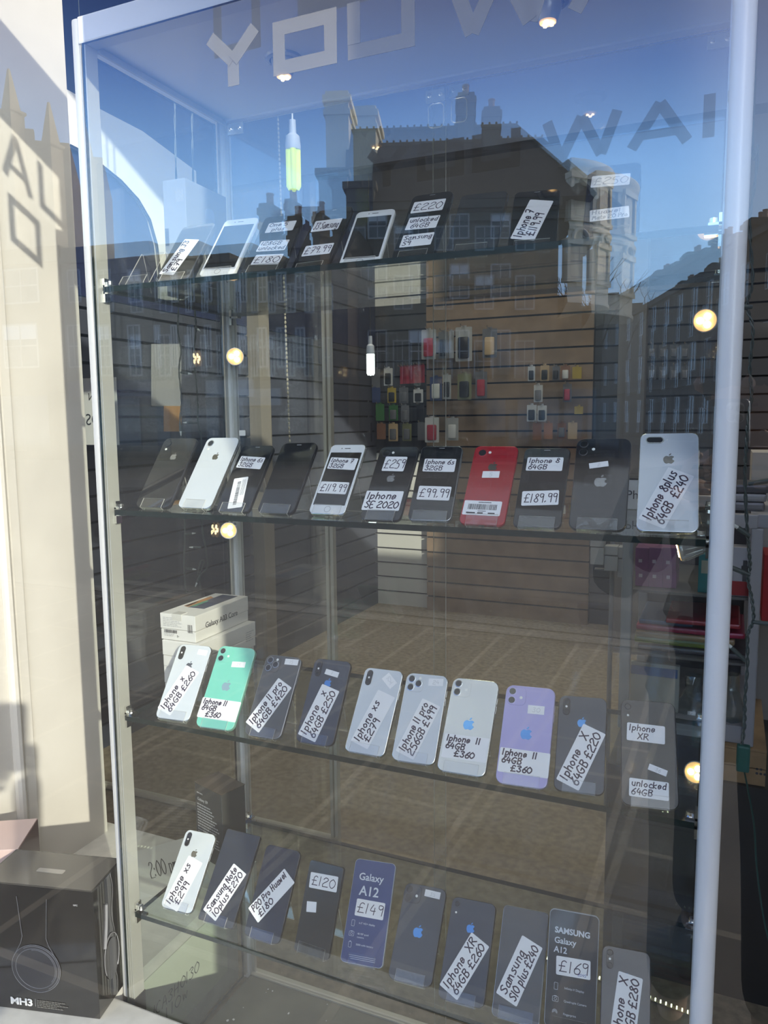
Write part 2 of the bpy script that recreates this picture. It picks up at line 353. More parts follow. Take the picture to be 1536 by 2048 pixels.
block_word(m, 'YOUWAIT', [(xa(404, 90), xa(517, 70)), (xa(541, 80), xa(669, 60)), (xa(691, 60), xa(826, 30)), (xa(886, 10), xa(886, 10)+.120)] + [(xa(886, 10)+.126+dx, xa(886, 10)+.126+dx+w) for dx, w in ((0, .092), (.102, .02), (.135, .085))], ZB, LH, LWD)
o = m.build('lettering', vinyl_thin()); o.parent = win; o.location = -win.location; m = MB()
block_word(m, 'AU', [(.095, .195), (.215, .325)], ZS+1.345, .105, .018)
block_word(m, 'O', [(.109, .212)], ZS+1.205, .105, .018)
m.box(.29, .80, yv, yv+.0008, ZS+1.235, ZS+1.47)  # added opaque strip, out of view, shading the cabinet's top rail
o = m.build('lettering', VINYL); o.parent = win; o.location = -win.location
# ---- the shop inside
GREYW = pbr('slat_grey', (.50, .50, .47), .6)
BROWNW = pbr('slat_brown', (.26, .18, .115), .55, noise=.25, nscale=8)
DARKW = pbr('slat_dark', (.05, .052, .06), .6)
GROOVE = pbr('groove', (.012, .012, .012), .8)
YB = 4.0
sbox('floor', pbr('shop_floor', (.25, .205, .14), .85, noise=.35, nscale=40), -3.2, 4.2, -.03, 6.2, FLOOR-.05, FLOOR)
sbox('ceiling', pbr('shop_ceiling', (.12, .125, .14), .8), -3.2, 4.2, YW+.05, 6.2, 3.6, 3.65)
def slats(name, mat, x0, x1, y, z0, z1, axis='x', pitch=.105):
    """a slatwall: boards with open grooves between them, on a dark backing"""
    m = MB(); z = z0
    while z < z1-.01:
        t = min(z+pitch-.012, z1)
        if axis == 'x': m.box(x0, x1, y, y+.018, z, t)
        else: m.box(y-.018, y, x0, x1, z, t)
        z += pitch
    m.slot = 1
    if axis == 'x': m.box(x0, x1, y+.020, y+.05, z0, z1)
    else: m.box(y-.05, y-.020, x0, x1, z0, z1)
    return struct(m.build(name, [mat, GROOVE]))
xg = aty(859, 1150, YB).x; xb = aty(1185, 900, YB).x; zt_ = aty(860, 590, YB).z
slats('wall_back', GREYW, -3.2, xg-.002, YB, FLOOR, aty(600, 905, YB).z)
slats('wall_back_upper', DARKW, -3.2, xg-.002, YB+.004, aty(600, 900, YB).z, zt_)
slats('wall_back_panel', BROWNW, xg, xb, YB-.05, FLOOR, zt_)
slats('wall_back_right', DARKW, xb+.002, 4.2, YB, FLOOR, zt_)
sbox('wall_back_top', pbr('upper_wall', (.045, .045, .05), .8), -3.2, 4.2, YB-.02, YB+.06, zt_+.003, 3.6)
sbox('wall_back_core', GROOVE, -3.3, 4.3, YB+.055, YB+.12, FLOOR, 3.6)
sbox('trim_1', pbr('bulkhead', (.03, .036, .06), .7), -1.3, 4.2, 2.0, 2.1, aty(1235, 252, 2.0).z, 3.6)
slats('wall_side', pbr('slat_blue', (.045, .05, .07), .6), .46, YB, -1.30, FLOOR, ZS+1.02, axis='y')
sbox('wall_side_upper', NAVY, -1.34, -1.30, .46, YB, ZS+1.025, 3.6)
sbox('wall_side_right', DARKW, 4.2, 4.25, -.2, 6.2, FLOOR, 3.6)
sbox('wall_side_return', pbr('navy_reveal', (.02, .025, .055), .6), -1.34, -.855, .40, .455, FLOOR, 3.6)
x0, x1 = aty(1234, 800, 3.4).x, aty(1288, 800, 3.4).x
sbox('column', pbr('column_grey', (.15, .14, .13), .7), x0, x1, 3.4, 3.5, FLOOR, zt_)
x0, x1 = aty(474, 760, 2.4).x, aty(520, 760, 2.4).x
sbox('column_left', pbr('column_cream', (.19, .17, .14), .7), x0, x1, 2.4, 2.5, FLOOR, 2.6)
# white arch on the side wall, with a chrome edge strip under it
up = [(112, 168), (140, 182), (165, 197), (200, 218), (285, 262), (448, 384)]
lo = [(112, 283), (140, 292), (165, 305), (200, 330), (240, 362), (275, 400), (298, 440), (312, 490), (320, 560)]
XA = -1.285; m = MB()
U = [atx(*q, XA) for q in up]; L_ = [atx(*q, XA) for q in lo]; ring = U+[atx(448, 600, XA), atx(320, 600, XA)]+L_[::-1]
m.loops([[p for p in ring], [p-Vector((.012, 0, 0)) for p in ring]]); arch = struct(m.build('trim_2', WHITE))
m = MB(); m.tube([p+Vector((.004, 0, 0)) for p in L_], .006, 8); struct(m.build('trim_3', CHROME))
# ------------------------------------------------------------------ the display cabinet
CABL = Vector((CW/2, CD/2, FLOOR))
cab = empty('display_cabinet', 'tall white-framed glass display cabinet holding four glass shelves of priced phones', 'display cabinet', Matrix.Translation(CABL))
def wp(m, name, mat, parent=cab, root=None, smooth=False):
    o = m.build(name, mat, None, smooth); o.data.transform(Matrix.Translation(-(root or CABL))); o.parent = parent; return o
Z1, Z2, Z3, Z4 = (ZS+.7661, ZS+.3803, ZS, ZS-.388); ZTOP = ZS+1.203; ZC = ZS+1.164
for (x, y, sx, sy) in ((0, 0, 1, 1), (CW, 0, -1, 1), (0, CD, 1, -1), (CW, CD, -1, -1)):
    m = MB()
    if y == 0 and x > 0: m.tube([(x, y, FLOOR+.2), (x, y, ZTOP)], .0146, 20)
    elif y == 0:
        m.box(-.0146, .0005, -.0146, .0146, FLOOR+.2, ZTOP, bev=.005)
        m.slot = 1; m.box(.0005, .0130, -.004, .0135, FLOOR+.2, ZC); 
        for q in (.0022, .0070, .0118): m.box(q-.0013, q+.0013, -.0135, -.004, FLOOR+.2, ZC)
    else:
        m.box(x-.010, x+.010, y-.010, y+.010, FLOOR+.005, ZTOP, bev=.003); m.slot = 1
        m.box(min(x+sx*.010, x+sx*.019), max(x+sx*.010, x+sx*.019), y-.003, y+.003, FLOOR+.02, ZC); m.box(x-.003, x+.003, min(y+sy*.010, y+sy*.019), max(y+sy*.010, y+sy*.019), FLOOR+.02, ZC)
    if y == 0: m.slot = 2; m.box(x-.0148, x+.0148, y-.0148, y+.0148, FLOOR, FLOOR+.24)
    wp(m, 'post', [pbr('post_white_sun_dimmed', (.56, .56, .54), .4) if (x, y) == (0, 0) else FRAMEW, ALU, BLACKP], smooth=True)  # left post: same white paint, darkened to offset the sun on it
m = MB(); m.box(.0006, CW-.012, -.016, .014, ZC-.004, ZTOP, bev=.003); wp(m, 'top_rail', FRAMEW)
m = MB(); m.box(-.014, .014, .012, CD-.010, ZC-.002, ZTOP, bev=.003); m.slot = 1; m.box(.014, .019, .012, CD-.01, ZC-.010, ZC); wp(m, 'top_rail', [FRAMEW, ALU])
m = MB(); m.box(CW-.014, CW+.014, .012, CD-.010, ZC-.002, ZTOP, bev=.003); wp(m, 'top_rail', FRAMEW)
m = MB(); m.box(.010, CW-.010, CD-.012, CD+.012, ZC-.002, ZTOP, bev=.002); wp(m, 'top_rail', FRAMEW)
m = MB(); m.box(.014, CW-.014, .014, CD-.012, ZC+.002, ZC+.018); wp(m, 'ceiling_panel', PANELW)
for y0, y1 in ((-.012, .012), (CD-.012, CD+.012)):
    m = MB(); m.box(.012, CW-.012, y0, y1, FLOOR-.0, FLOOR+.022 if y0 > 0 else FLOOR+.05, bev=.002); wp(m, 'bottom_rail', ALU)
m = MB(); m.box(.012, CW-.012, .012, CD-.012, FLOOR+.002, FLOOR+.018); wp(m, 'base_panel', pbr('base_panel', (.17, .165, .13), .5, noise=.3, nscale=9))
# panes: the front one sits a little out of true in its channel
m, c = pane('f', 0, .012, CW-.012, -.030, FLOOR+.05, ZC-.006, .005, yaw=-.0135, pit=-.0065); o = put(m, c, 'front_pane', [CAB, WINB, EDGE], cab)
for x in (.0, CW):
    m = MB(); f = m.box(x-.0025, x+.0025, .024, CD-.024, FLOOR+.02, ZC-.010)
    for i, q in enumerate(f): q.material_index = 0 if i in (4, 5) else 1
    wp(m, 'side_pane', [BACKG, EDGE])
XD = aty(893, 900, CD).x
for x0, x1, y in ((.024, XD+.0, CD-.004), (XD-.03, CW-.024, CD+.008)):
    m = MB(); f = m.box(x0, x1, y-.0025, y+.0025, FLOOR+.024, ZC-.006)
    for i, q in enumerate(f): q.material_index = {2: 0, 3: 1}.get(i, 2)
    dr = wp(m, 'sliding_door', [BACKG, WINB, ACE])
    cs = [(472, 258), (872, 192)] if y < CD else [(914, 176), (1440, 76)]
    for px, py in cs:
        p = aty(px, py, CD-.008); m = MB(); m.box(p.x-.019, p.x+.019, y-.0075, y-.003, p.z-.011, p.z+.011, bev=.001); m.slot = 1
        for dx in (-.011, .011): m.lathe([(.004, 0), (.004, .002), (.002, .0035)], Matrix.Translation((p.x+dx, y-.0075, p.z)) @ Matrix.Rotation(PI/2, 4, 'X'), 12)
        wp(m, 'door_clip', [pbr('clip_plate', (.62, .66, .70), .2, metal=.5), CHROME], dr)
        if 800 < px < 1000:
            q = rr(.030, .042, .008); w_ = p.z-.035
            m = MB(); m.tube([(p.x+a, y-.004, w_+b) for a, b in q+q[:1]], .0012, 6, cap=False); wp(m, 'finger_pull', ACE, dr)
for z in (Z1, Z2, Z3, Z4):
    m = MB(); f = m.box(.018, CW-.018, -.006, CD-.014, z-.0060, z+.003)
    for i, q in enumerate(f): q.material_index = 0 if i < 2 else 1
    sh = wp(m, 'shelf', [SHELF, EDGE])
    for x, sx in ((0, 1), (CW, -1)):
        for y in (.004, CD-.006):
            m = MB(); b = lambda a0, a1, *r: m.box(min(x+sx*a0, x+sx*a1), max(x+sx*a0, x+sx*a1), *r)
            b(.014, .034, y-.006, y+.008, z-.008, z-.0035); b(.012, .018, y-.006, y+.008, z-.022, z-.003); b(.014, .030, y-.006, y+.008, z+.0035, z+.007); b(.012, .018, y-.006, y+.008, z+.003, z+.018)
            m.tube([(x+sx*.024, y, z+.007), (x+sx*.024, y, z+.013)], .005, 10)
            wp(m, 'shelf_bracket', CHROME, sh)
# recessed downlights in the cabinet's ceiling
for i, (px, py, lab) in enumerate(((567, 118, 'round chrome downlight in the cabinet ceiling above the upper left phones'), (1096, 4, 'round chrome downlight in the cabinet ceiling cut off by the top of the picture'))):
    p = atz(px, py, ZC); r = .031
    t = empty('downlight', lab, 'light', Matrix.Translation((p.x, p.y, ZC+.002)), 'downlights in the cabinet ceiling')
    m = MB(); m.lathe([(r*1.05, 0), (r*1.0, -.004), (r*.80, -.006), (r*.74, -.003), (r*.72, .0)], n=32); m.build('rim', pbr('lamp_rim', (.62, .63, .64), .22, metal=.6), t, True)
    m = MB(); m.lathe([(r*.72, -.001), (r*.66, -.014), (r*.5, -.028), (r*.42, -.030)], n=28, cap0=True, cap1=False); m.build('lamp_body', pbr('lamp_metal', (.66, .66, .66), .3, metal=.5), t, True)
    m = MB(); m.lathe([(r*.42, -.0295), (r*.40, -.032), (0.001, -.033)], n=24, cap0=False); m.build('lens', LEDS, t, True)
    for k in range(3):
        m = MB(); a = k*2*PI/3+.4; m.lathe([(.0028, 0), (.0028, -.002)], Matrix.Translation((.006*math.cos(a), .006*math.sin(a), -.0335)), 10); m.build('led', LED, t)

# fill lamps added under the ceiling, out of view, to brighten the shop
for k, (x, y) in enumerate(((-.9, 2.9), (.6, 2.9), (2.2, 2.9), (.2, 1.3))):
    o = empty('fill_light', 'added flat square fill lamp in the shop, '+('left of three over the slatted wall', 'middle of three over the slatted wall', 'right of three over the slatted wall', 'the one nearest the cabinet')[k], 'light', Matrix.Translation((x, y, 3.6)), 'added fill lamps in the shop')
    m = MB(); m.box(-.32, .32, -.32, .32, -.04, 0, bev=.004); m.build('housing', FRAMEW, o); m = MB(); m.box(-.29, .29, -.29, .29, -.044, -.0405); m.build('diffuser', pbr('diffuser', (.9, .9, .85), .5, emit=.6, ecol=(1, .93, .80)), o)
    ld = bpy.data.lights.new('fill_light_lamp', 'AREA'); ld.size = .56; ld.energy = 13; ld.color = (1, .90, .74); lo = bpy.data.objects.new('lamp', ld); COL.objects.link(lo); lo.parent = o; lo.location = (0, 0, -.05)
# ------------------------------------------------------------------ phones on their stands
# name: (shelf, (width, height, thickness) mm, [x, y, yaw, lean, roll], [(x, y, w, h mm, turn, lines) of each price tag])
PH = {
 'j3a':(1, (71, 142, 8), [0.1432, 0.0187, 0.0216, 0.6803, 0.0135], [(-7.3, 58.7, 88.0, 33.3, 78.6, ['Samsung J3', ' £79'])]),
 'white7':(1, (67.1, 138.3, 7.2), [0.2369, 0.0153, 0.0696, 0.6698, -0.0257], []),
 'op5t':(1, (75, 156, 7.5), [0.3209, 0.0209, 0.0944, 0.7636, 0.046], [(1.6, 120.6, 51.3, 27.7, -1.5, ['One 5T', '  plus']), (1.6, 67.6, 52.7, 28.4, -4.7, ['128GB', 'unlocked']), (1.9, 30.3, 51.1, 26.8, -6.4, ['£180'])]),
 'j3b':(1, (71, 142, 8), [0.3904, 0.0466, -0.0728, 0.6416, -0.0153], [(-2.4, 101.8, 53.2, 25.6, -1.3, ['J3 Samsung']), (2.3, 44.9, 54.8, 23.7, -0.4, ['£79.99'])]),
 'white6':(1, (67.1, 138.3, 7.2), [0.481, 0.0442, 0.1061, 0.7268, -0.0009], []),
 's9':(1, (68.7, 147.7, 8.5), [0.5721, 0.0361, -0.0169, 0.6699, 0.0069], [(-0.9, 116.6, 53.5, 26.5, -1.6, ['£220']), (-0.9, 78.4, 51.6, 27.8, -3.1, ['unlocked', ' 64GB']), (-0.9, 39.9, 51.1, 27.0, -0.8, ['Samsung', 'S9'])]),
 'dark':(1, (74, 152, 8), [0.6647, 0.029, 0.0864, 0.7782, 0.0071], []),
 'i7':(1, (67.1, 138.3, 7.2), [0.7487, 0.0457, 0.1506, 0.7382, 0.0], [(-2.9, 65.9, 93.9, 35.4, 76.3, ['Iphone 7', ' £119.99'])]),
 'mate20':(1, (72.3, 157.8, 8.6), [0.859, 0.0198, 0.0968, 0.7124, 0.0069], [(-4.0, 120.8, 51.9, 26.3, -2.2, ['£250']), (-2.7, 46.2, 50.8, 24.5, 2.8, ['Huawei', 'Mate 20 Pro'])]),
 'xr':(2, (75.7, 150.9, 8.3), [0.0809, 0.0178, 0.0029, 0.6571, 0.0024], []),
 'xrw':(2, (75.7, 150.9, 8.3), [0.1633, 0.0282, -0.0795, 0.6466, 0.013], []),
 '6s':(2, (67.1, 138.3, 7.2), [0.2577, 0.0077, -0.0159, 0.6834, 0.0066], [(-1.3, 100.7, 51.3, 24.8, -3.5, ['Iphone 6s', '32GB']), (-1.7, 37.9, 27.7, 62.5, 10.5, ['#bar'])]),
 'black':(2, (70.9, 143.6, 7.7), [0.3374, 0.0138, -0.0408, 0.6752, 0.0261], []),
 '7w':(2, (67.1, 138.3, 7.2), [0.4236, 0.0311, -0.0346, 0.6643, 0.0115], [(0.2, 98.5, 52.5, 23.2, -2.6, ['Iphone 7', '32GB']), (-2.0, 50.3, 53.4, 23.1, -1.2, ['£119.99'])]),
 'se':(2, (67.1, 138.3, 7.2), [0.5349, -0.0068, -0.0188, 0.683, 0.0231], [(-0.7, 103.9, 37.5, 27.9, -1.7, ['£259']), (-3.2, 34.6, 62.7, 35.5, -0.3, ['Iphone', 'SE 2020'])]),
 '6s2':(2, (67.1, 138.3, 7.2), [0.6074, 0.013, 0.0989, 0.6778, 0.0055], [(0.9, 100.7, 50.9, 24.5, -0.7, ['Iphone 6s', '32GB']), (0.4, 48.7, 51.3, 25.1, -1.2, ['£99.99'])]),
 'red':(2, (67.1, 138.3, 7.2), [0.6927, -0.0027, 0.0185, 0.6654, -0.0028], [(-0.4, 86.0, 25.7, 11.7, 1.4, ['~5']), (-3.2, 27.3, 56.1, 24.6, -0.4, ['#bar'])]),
 '8':(2, (67.1, 138.3, 7.2), [0.7719, -0.003, 0.0339, 0.694, 0.0092], [(-0.9, 108.4, 52.4, 24.3, -0.1, ['Iphone 8', '64GB']), (-0.1, 48.7, 52.0, 24.8, 3.5, ['£189.99'])]),
 '11b':(2, (75.7, 150.9, 8.3), [0.8528, 0.0038, 0.0547, 0.651, 0.0067], [(-4.3, 104.8, 26.3, 9.1, 10.0, ['~2'])]),
 '8p':(2, (78.1, 158.4, 7.5), [0.9418, 0.0147, 0.0624, 0.6337, 0.0112], [(-1.8, 52.2, 90.2, 36.4, 66.1, ['Iphone 8plus', '64GB  £240'])]),
 'xw':(3, (70.9, 143.6, 7.7), [0.1186, 0.0013, 0.0852, 0.6701, 0.008], [(-5.2, 54.7, 90.2, 32.9, 70.4, ['Iphone  x', '64GB £260']), (18.9, 129.8, 20.2, 10.3, -3.7, ['~'])]),
 '11g':(3, (75.7, 150.9, 8.3), [0.2127, -0.0026, 0.0736, 0.6569, 0.0042], [(-0.1, 33.7, 78.0, 36.0, -0.7, ['Iphone 11', '64GB', '   £360']), (11.6, 118.0, 27.3, 10.6, 3.1, ['~35'])]),
 '11pg':(3, (71.4, 144, 8.1), [0.3097, -0.0004, 0.0105, 0.637, 0.0156], [(-3.4, 54.7, 92.1, 34.0, 65.2, ['Iphone 11 pro', '64GB £420']), (17.1, 134.3, 26.3, 10.5, 1.6, ['~15'])]),
 'xd':(3, (70.9, 143.6, 7.7), [0.4049, 0.0084, -0.0177, 0.5915, 0.0286], [(-3.6, 51.5, 91.2, 36.5, 75.4, ['Iphone   x', '64GB £250']), (3.4, 120.2, 26.6, 9.3, -8.8, ['~7'])]),
 'xsw':(3, (70.9, 143.6, 7.7), [0.4977, 0.005, -0.0276, 0.6617, 0.0233], [(1.8, 57.8, 92.9, 34.4, 74.0, ['Iphone xs', ' £279']), (14.0, 124.4, 15.5, 24.7, 50.4, ['~32'])]),
 '11pw':(3, (71.4, 144, 8.1), [0.5815, 0.0061, 0.0449, 0.6518, 0.0196], [(-0.1, 53.7, 92.6, 33.7, 71.8, ['Iphone 11 pro', '256GB £499']), (15.8, 131.4, 25.0, 12.4, 3.8, ['~24'])]),
 '11w':(3, (75.7, 150.9, 8.3), [0.662, -0.0009, 0.0536, 0.705, 0.0017], [(1.0, 39.9, 70.1, 37.2, 0.6, ['Iphone  11', '64GB', '    £360'])]),
 '11p':(3, (75.7, 150.9, 8.3), [0.7551, -0.0039, 0.0672, 0.6771, 0.0138], [(1.1, 34.1, 74.1, 36.0, -0.8, ['Iphone  11', '64GB', '    £360']), (11.1, 114.8, 25.0, 13.2, 0.7, ['~30'])]),
 'xd2':(3, (70.9, 143.6, 7.7), [0.8357, 0.0081, 0.0701, 0.7097, 0.0349], [(1.3, 52.0, 92.4, 35.1, 68.0, ['Iphone   X', '64GB £220'])]),
 'xr3':(3, (75.7, 150.9, 8.3), [0.9329, 0.0039, 0.1403, 0.6912, 0.0124], [(-3.6, 102.3, 52.0, 26.0, -2.0, ['Iphone', '   XR']), (-1.0, 24.1, 52.2, 24.9, -1.8, ['unlocked', '64GB']), (11.3, 51.5, 25.2, 8.6, -17.6, ['~36'])]),
 'xs4':(4, (70.9, 143.6, 7.7), [0.0901, 0.0223, 0.0258, 0.7154, 0.0207], [(-2.8, 48.4, 92.7, 36.8, 77.3, ['Iphone xs', ' £299'])]),
 'note':(4, (77.2, 162.3, 7.9), [0.1826, 0.0193, -0.0014, 0.6781, 0.0051], [(0.1, 55.3, 94.3, 35.5, 69.4, ['Samsung Note', '10plus £270'])]),
 'p20':(4, (73.9, 155, 7.8), [0.2847, 0.0157, 0.001, 0.6021, 0.011], [(-0.7, 72.8, 93.9, 33.0, 55.9, ['P20 Pro Huawei', ' £180'])]),
 '120':(4, (70, 148, 8), [0.3861, 0.0158, -0.0506, 0.4734, 0.0321], [(0.1, 117.1, 56.0, 25.3, 3.3, ['£120']), (-14.9, 73.7, 19.4, 16.7, 8.2, ['~'])]),
 'a12':(4, (75.8, 164, 9), [0.4765, 0.0283, 0.1402, 0.6402, 0.005], [(2.0, 85.9, 51.9, 26.8, -0.8, ['£149'])]),
 '11d4':(4, (75.7, 150.9, 8.3), [0.5674, 0.0214, 0.0487, 0.7862, 0.0318], [(13.9, 138.8, 27.8, 11.1, -2.3, ['~35'])]),
 'xr4':(4, (75.7, 150.9, 8.3), [0.6584, 0.012, 0.0324, 0.704, 0.0268], [(-1.3, 53.1, 92.8, 35.5, 64.5, ['Iphone  XR', '64GB £260'])]),
 's10':(4, (74.1, 157.6, 7.8), [0.7468, 0.0112, 0.0525, 0.6804, 0.0155], [(-0.8, 68.7, 92.5, 36.0, 70.2, ['Samsung', 'S10 plus £240'])]),
 'a12b':(4, (75.8, 164, 9), [0.8267, 0.0242, 0.1038, 0.4242, -0.0013], [(1.8, 86.6, 51.3, 25.9, 1.9, ['£169'])]),
 'x4':(4, (70.9, 143.6, 7.7), [0.9103, 0.0008, 0.1678, 0.6996, -0.026], [(1.1, 66.3, 87.2, 35.5, 82.4, ['Iphone   X', '64GB £280'])]),
}
GLB = dict(rough=.035, coat=.4)
def pm(name, col, rough=.06, metal=0, coat=.3): return pbr(name, col, rough, metal, coat)
BLKG = pm('black_glass', (.010, .011, .013)); SCREEN = pm('screen_glass', (.006, .007, .009), .03)
WHTG = pm('white_glass', (.66, .69, .72), .08); WHTF = pm('white_front', (.80, .81, .82), .12); SILV = pbr('steel_rim', (.70, .70, .68), .2, metal=.9)
DKRIM = pbr('dark_rim', (.05, .05, .055), .28, metal=.7); GREYRIM = pbr('grey_rim', (.30, .31, .33), .3, metal=.8)
MINT = pm('mint_glass', (.20, .63, .48), .12); PURP = pm('purple_glass', (.44, .39, .70), .12); REDG = pm('red_glass', (.36, .008, .018), .12); REDR = pbr('red_rim', (.45, .012, .02), .25, metal=.3)
MINTR = pbr('mint_rim', (.28, .60, .48), .3, metal=.4); PURPR = pbr('purple_rim', (.48, .44, .68), .3, metal=.4); SPGR = pm('space_grey', (.045, .050, .062), .07); GRAPH = pm('graphite', (.085, .085, .085), .22)
LOGOG = pbr('logo_grey', (.36, .36, .36), .18, metal=.8); LOGOB = pbr('logo_blue', (.10, .30, .62), .10, metal=.6); LOGOD = pbr('logo_dark', (.20, .19, .17), .15, metal=.9); LOGOP = pbr('logo_pale', (.33, .47, .50), .15, metal=.3)
LENS = pm('lens_black', (.006, .006, .008), .03); FLASH = pbr('flash', (.85, .84, .78), .3); SLEEVE = pm('clear_sleeve_blue', (.055, .075, .20), .10); SLEEVE2 = pm('clear_sleeve_grey', (.065, .07, .082), .10); DKGREY = pm('dark_grey_back', (.035, .038, .042), .12)
SILVP = pbr('silver_print', (.70, .74, .80), .4)
APPLE = [(.5,.80),(.62,.845),(.75,.86),(.88,.81),(.96,.72),(.87,.65),(.82,.53),(.86,.41),(.99,.32),(.93,.18),(.82,.05),(.72,.0),(.62,.015),(.5,.05),(.38,.015),(.28,.0),(.17,.07),(.06,.25),(.02,.45),(.05,.64),(.15,.78),(.28,.85),(.4,.835)]
LEAF = [(.50,.89),(.51,.98),(.58,1.07),(.69,1.13),(.69,1.03),(.62,.93)]
def apple(parent, x, y, s, mat):
    m = MB()
    for P in (APPLE, LEAF):
        Q = [(x+(a-.5)*s, y+(b-.5)*s) for a, b in (smooth_line([(p[0], p[1], 0) for p in P+P[:1]], 3)[:-1] and [(q[0], q[1]) for q in smooth_line([(p[0], p[1], 0) for p in P+P[:1]], 3)[:-1]])]
        m.poly([(a, b, .00022) for a, b in Q])
    m.fixn = False; return m.build('logo', mat, parent)
def lens(parent, x, y, r, mod=.0006, ring=None):
    m = MB(); m.lathe([(r*1.12, 0), (r*1.12, mod), (r*.95, mod+.0003)], Matrix.Translation((x, y, 0)), 24, cap0=False, cap1=True); m.slot = 1
    m.lathe([(r*.9, mod+.0004), (r*.5, mod+.0002)], Matrix.Translation((x, y, 0)), 20); m.build('camera_lens', [ring or DKRIM, LENS], parent, True)
def flash(parent, x, y, r=.0022, z=.0007):
    m = MB(); m.lathe([(r, 0), (r, z)], Matrix.Translation((x, y, 0)), 14); m.build('flash', FLASH, parent, True)
def plate(parent, name, mat, x, y, w, h, r, z0, z1, bev=0, n=6):
    m = MB(); m.prism([(x+a, y+b) for a, b in rr(w, h, r, n)], z0, z1, bev=bev); return m.build(name, mat, parent, True)
def face_frame(P):
    shelf, (w, h, t), (x, y, yaw, lean, roll), tags = P
    zz = {1: Z1, 2: Z2, 3: Z3, 4: Z4}[shelf]
    ex = Vector((math.cos(yaw), math.sin(yaw), 0)); nn = Vector((-math.sin(yaw), math.cos(yaw), 0))
    up = Vector((0, 0, math.cos(lean))) + nn*math.sin(lean)
    a = ex*math.cos(roll)+up*math.sin(roll); b = up*math.cos(roll)-ex*math.sin(roll); n = a.cross(b)
    M = Matrix((a, b, n)).transposed().to_4x4(); M.translation = (x, y, zz+.008); return M, zz
def phone(key, label, body, rim, kind, rc=.009, logo=None, logoy=.72, logos=.014, group='phones for sale in the cabinet', **kw):
    P = PH[key]; M, zz = face_frame(P); w, h, t = (v/1000 for v in P[1])
    o = empty('smartphone', label, 'phone', M)
    m = MB(); e = .0011; q = lambda i: [(a, b+h/2) for a, b in rr(w-2*i, h-2*i, rc-i, 6)]
    m.loops([[(a, b, z) for a, b in q(i)] for i, z in ((e, -t), (e*.3, -t+e*.5), (0, -t+e*1.5), (0, -e*1.5), (e*.3, -e*.5), (e, -.0001))])
    fr = m.build('frame', rim, o, True)
    if kind == 'back':
        plate(o, 'back_panel', body, 0, h/2, w-2*e, h-2*e, rc-e, -.0004, .0001)
        if logo: apple(o, 0, h*logoy, logos, logo)
    else:
        plate(o, 'front_panel', body, 0, h/2, w-2*e, h-2*e, rc-e, -.0004, .0001)
    cam_ = kw.get('cam')
    if cam_ == 'single': lens(o, -w/2+.0135, h-.0135, .0062, ring=rim); flash(o, -w/2+.0135, h-.026) if w > .07 else flash(o, -w/2+.025, h-.0125)
    if cam_ == 'pill':
        plate(o, 'camera_bump', LENS, -w/2+.0118, h-.018, .0105, .0265, .0052, 0, .0012, .0003)
        for dy, r in ((.0085, .0038), (-.0085, .0038)): lens(o, -w/2+.0118, h-.018+dy, r, .0012)
        flash(o, -w/2+.0118, h-.018, .0017, .0014)
    if cam_ == 'hpill':
        plate(o, 'camera_bump', SILV, -w/2+.020, h-.0125, .0245, .0115, .0057, 0, .0010, .0003); plate(o, 'camera_window', LENS, -w/2+.020, h-.0125, .0215, .0085, .0042, .001, .0012)
        flash(o, -w/2+.0365, h-.0125, .0009)
    if cam_ in ('duo', 'trio'):
        plate(o, 'camera_bump', body, -w/2+.0175, h-.0175, .0285, .0285, .0075, 0, .0008, .0003)
        L_ = [(.0105, .0105), (.0105, .0245)] if cam_ == 'duo' else [(.0105, .0105), (.0105, .0245), (.0230, .0175)]
        for dx, dy in L_: lens(o, -w/2+dx, h-dy, .0056, .0008, rim)
        flash(o, -w/2+.0245, h-(.0195 if cam_ == 'duo' else .0085), .0023, .001)
    if cam_ == 'dot': lens(o, -w/2+.010, h-.011, .004); flash(o, -w/2+.010, h-.024, .0016)
    if kind == 'front':
        if kw.get('home'):
            plate(o, 'screen', SCREEN, 0, h/2, w*.875, h*.755, .0008, .0001, .0002)
            m = MB(); R = .0057; m.loops([[(r*math.cos(2*PI*k/28), .0092+r*math.sin(2*PI*k/28), z) for k in range(28)] for r, z in ((R, .0002), (R, .00035), (R*.88, .00035), (R*.88, .0002))], cap0=False, cap1=False); m.build('home_button', pbr('home_ring', (.60, .60, .60), .25, metal=.6), o, True)
            plate(o, 'earpiece', PRINT, 0, h-.0085, .011, .0013, .0006, .0001, .0003); plate(o, 'sensor', PRINT, -.011, h-.0085, .002, .002, .001, .0001, .0003)
        elif kw.get('notch'):
            plate(o, 'screen', SCREEN, 0, h/2, w-.007, h-.007, rc-.003, .0001, .00018); plate(o, 'earpiece', GREYP, 0, h-.0052, .009, .0009, .0004, .0002, .0003)
        else:
            plate(o, 'screen', SCREEN, 0, h*.5, w-.006, h-.016, .003, .0001, .00018); plate(o, 'earpiece', GREYP, 0, h-.0045, .009, .0008, .0004, .0002, .0003)
    if kw.get('buttons', True):
        for y0, l in ((h*.66, .012), (h*.76, .010)):
            m = MB(); m.box(w/2-.0004, w/2+.0006, y0, y0+l, -t*.5-.0012, -t*.5+.0012, bev=.0003); m.build('side_button', rim, o)
    if kw.get('port', True):                     # charging port and speaker holes in the bottom edge
        m = MB(); m.box(-.0045, .0045, -.0002, .0003, -t*.5-.0012, -t*.5+.0012)
        for sx in (-1, 1):
            for k in range(5): m.box(sx*(.010+k*.0026)-.0007, sx*(.010+k*.0026)+.0007, -.0002, .0003, -t*.5-.0006, -t*.5+.0006)
        m.build('port', PRINT, o)
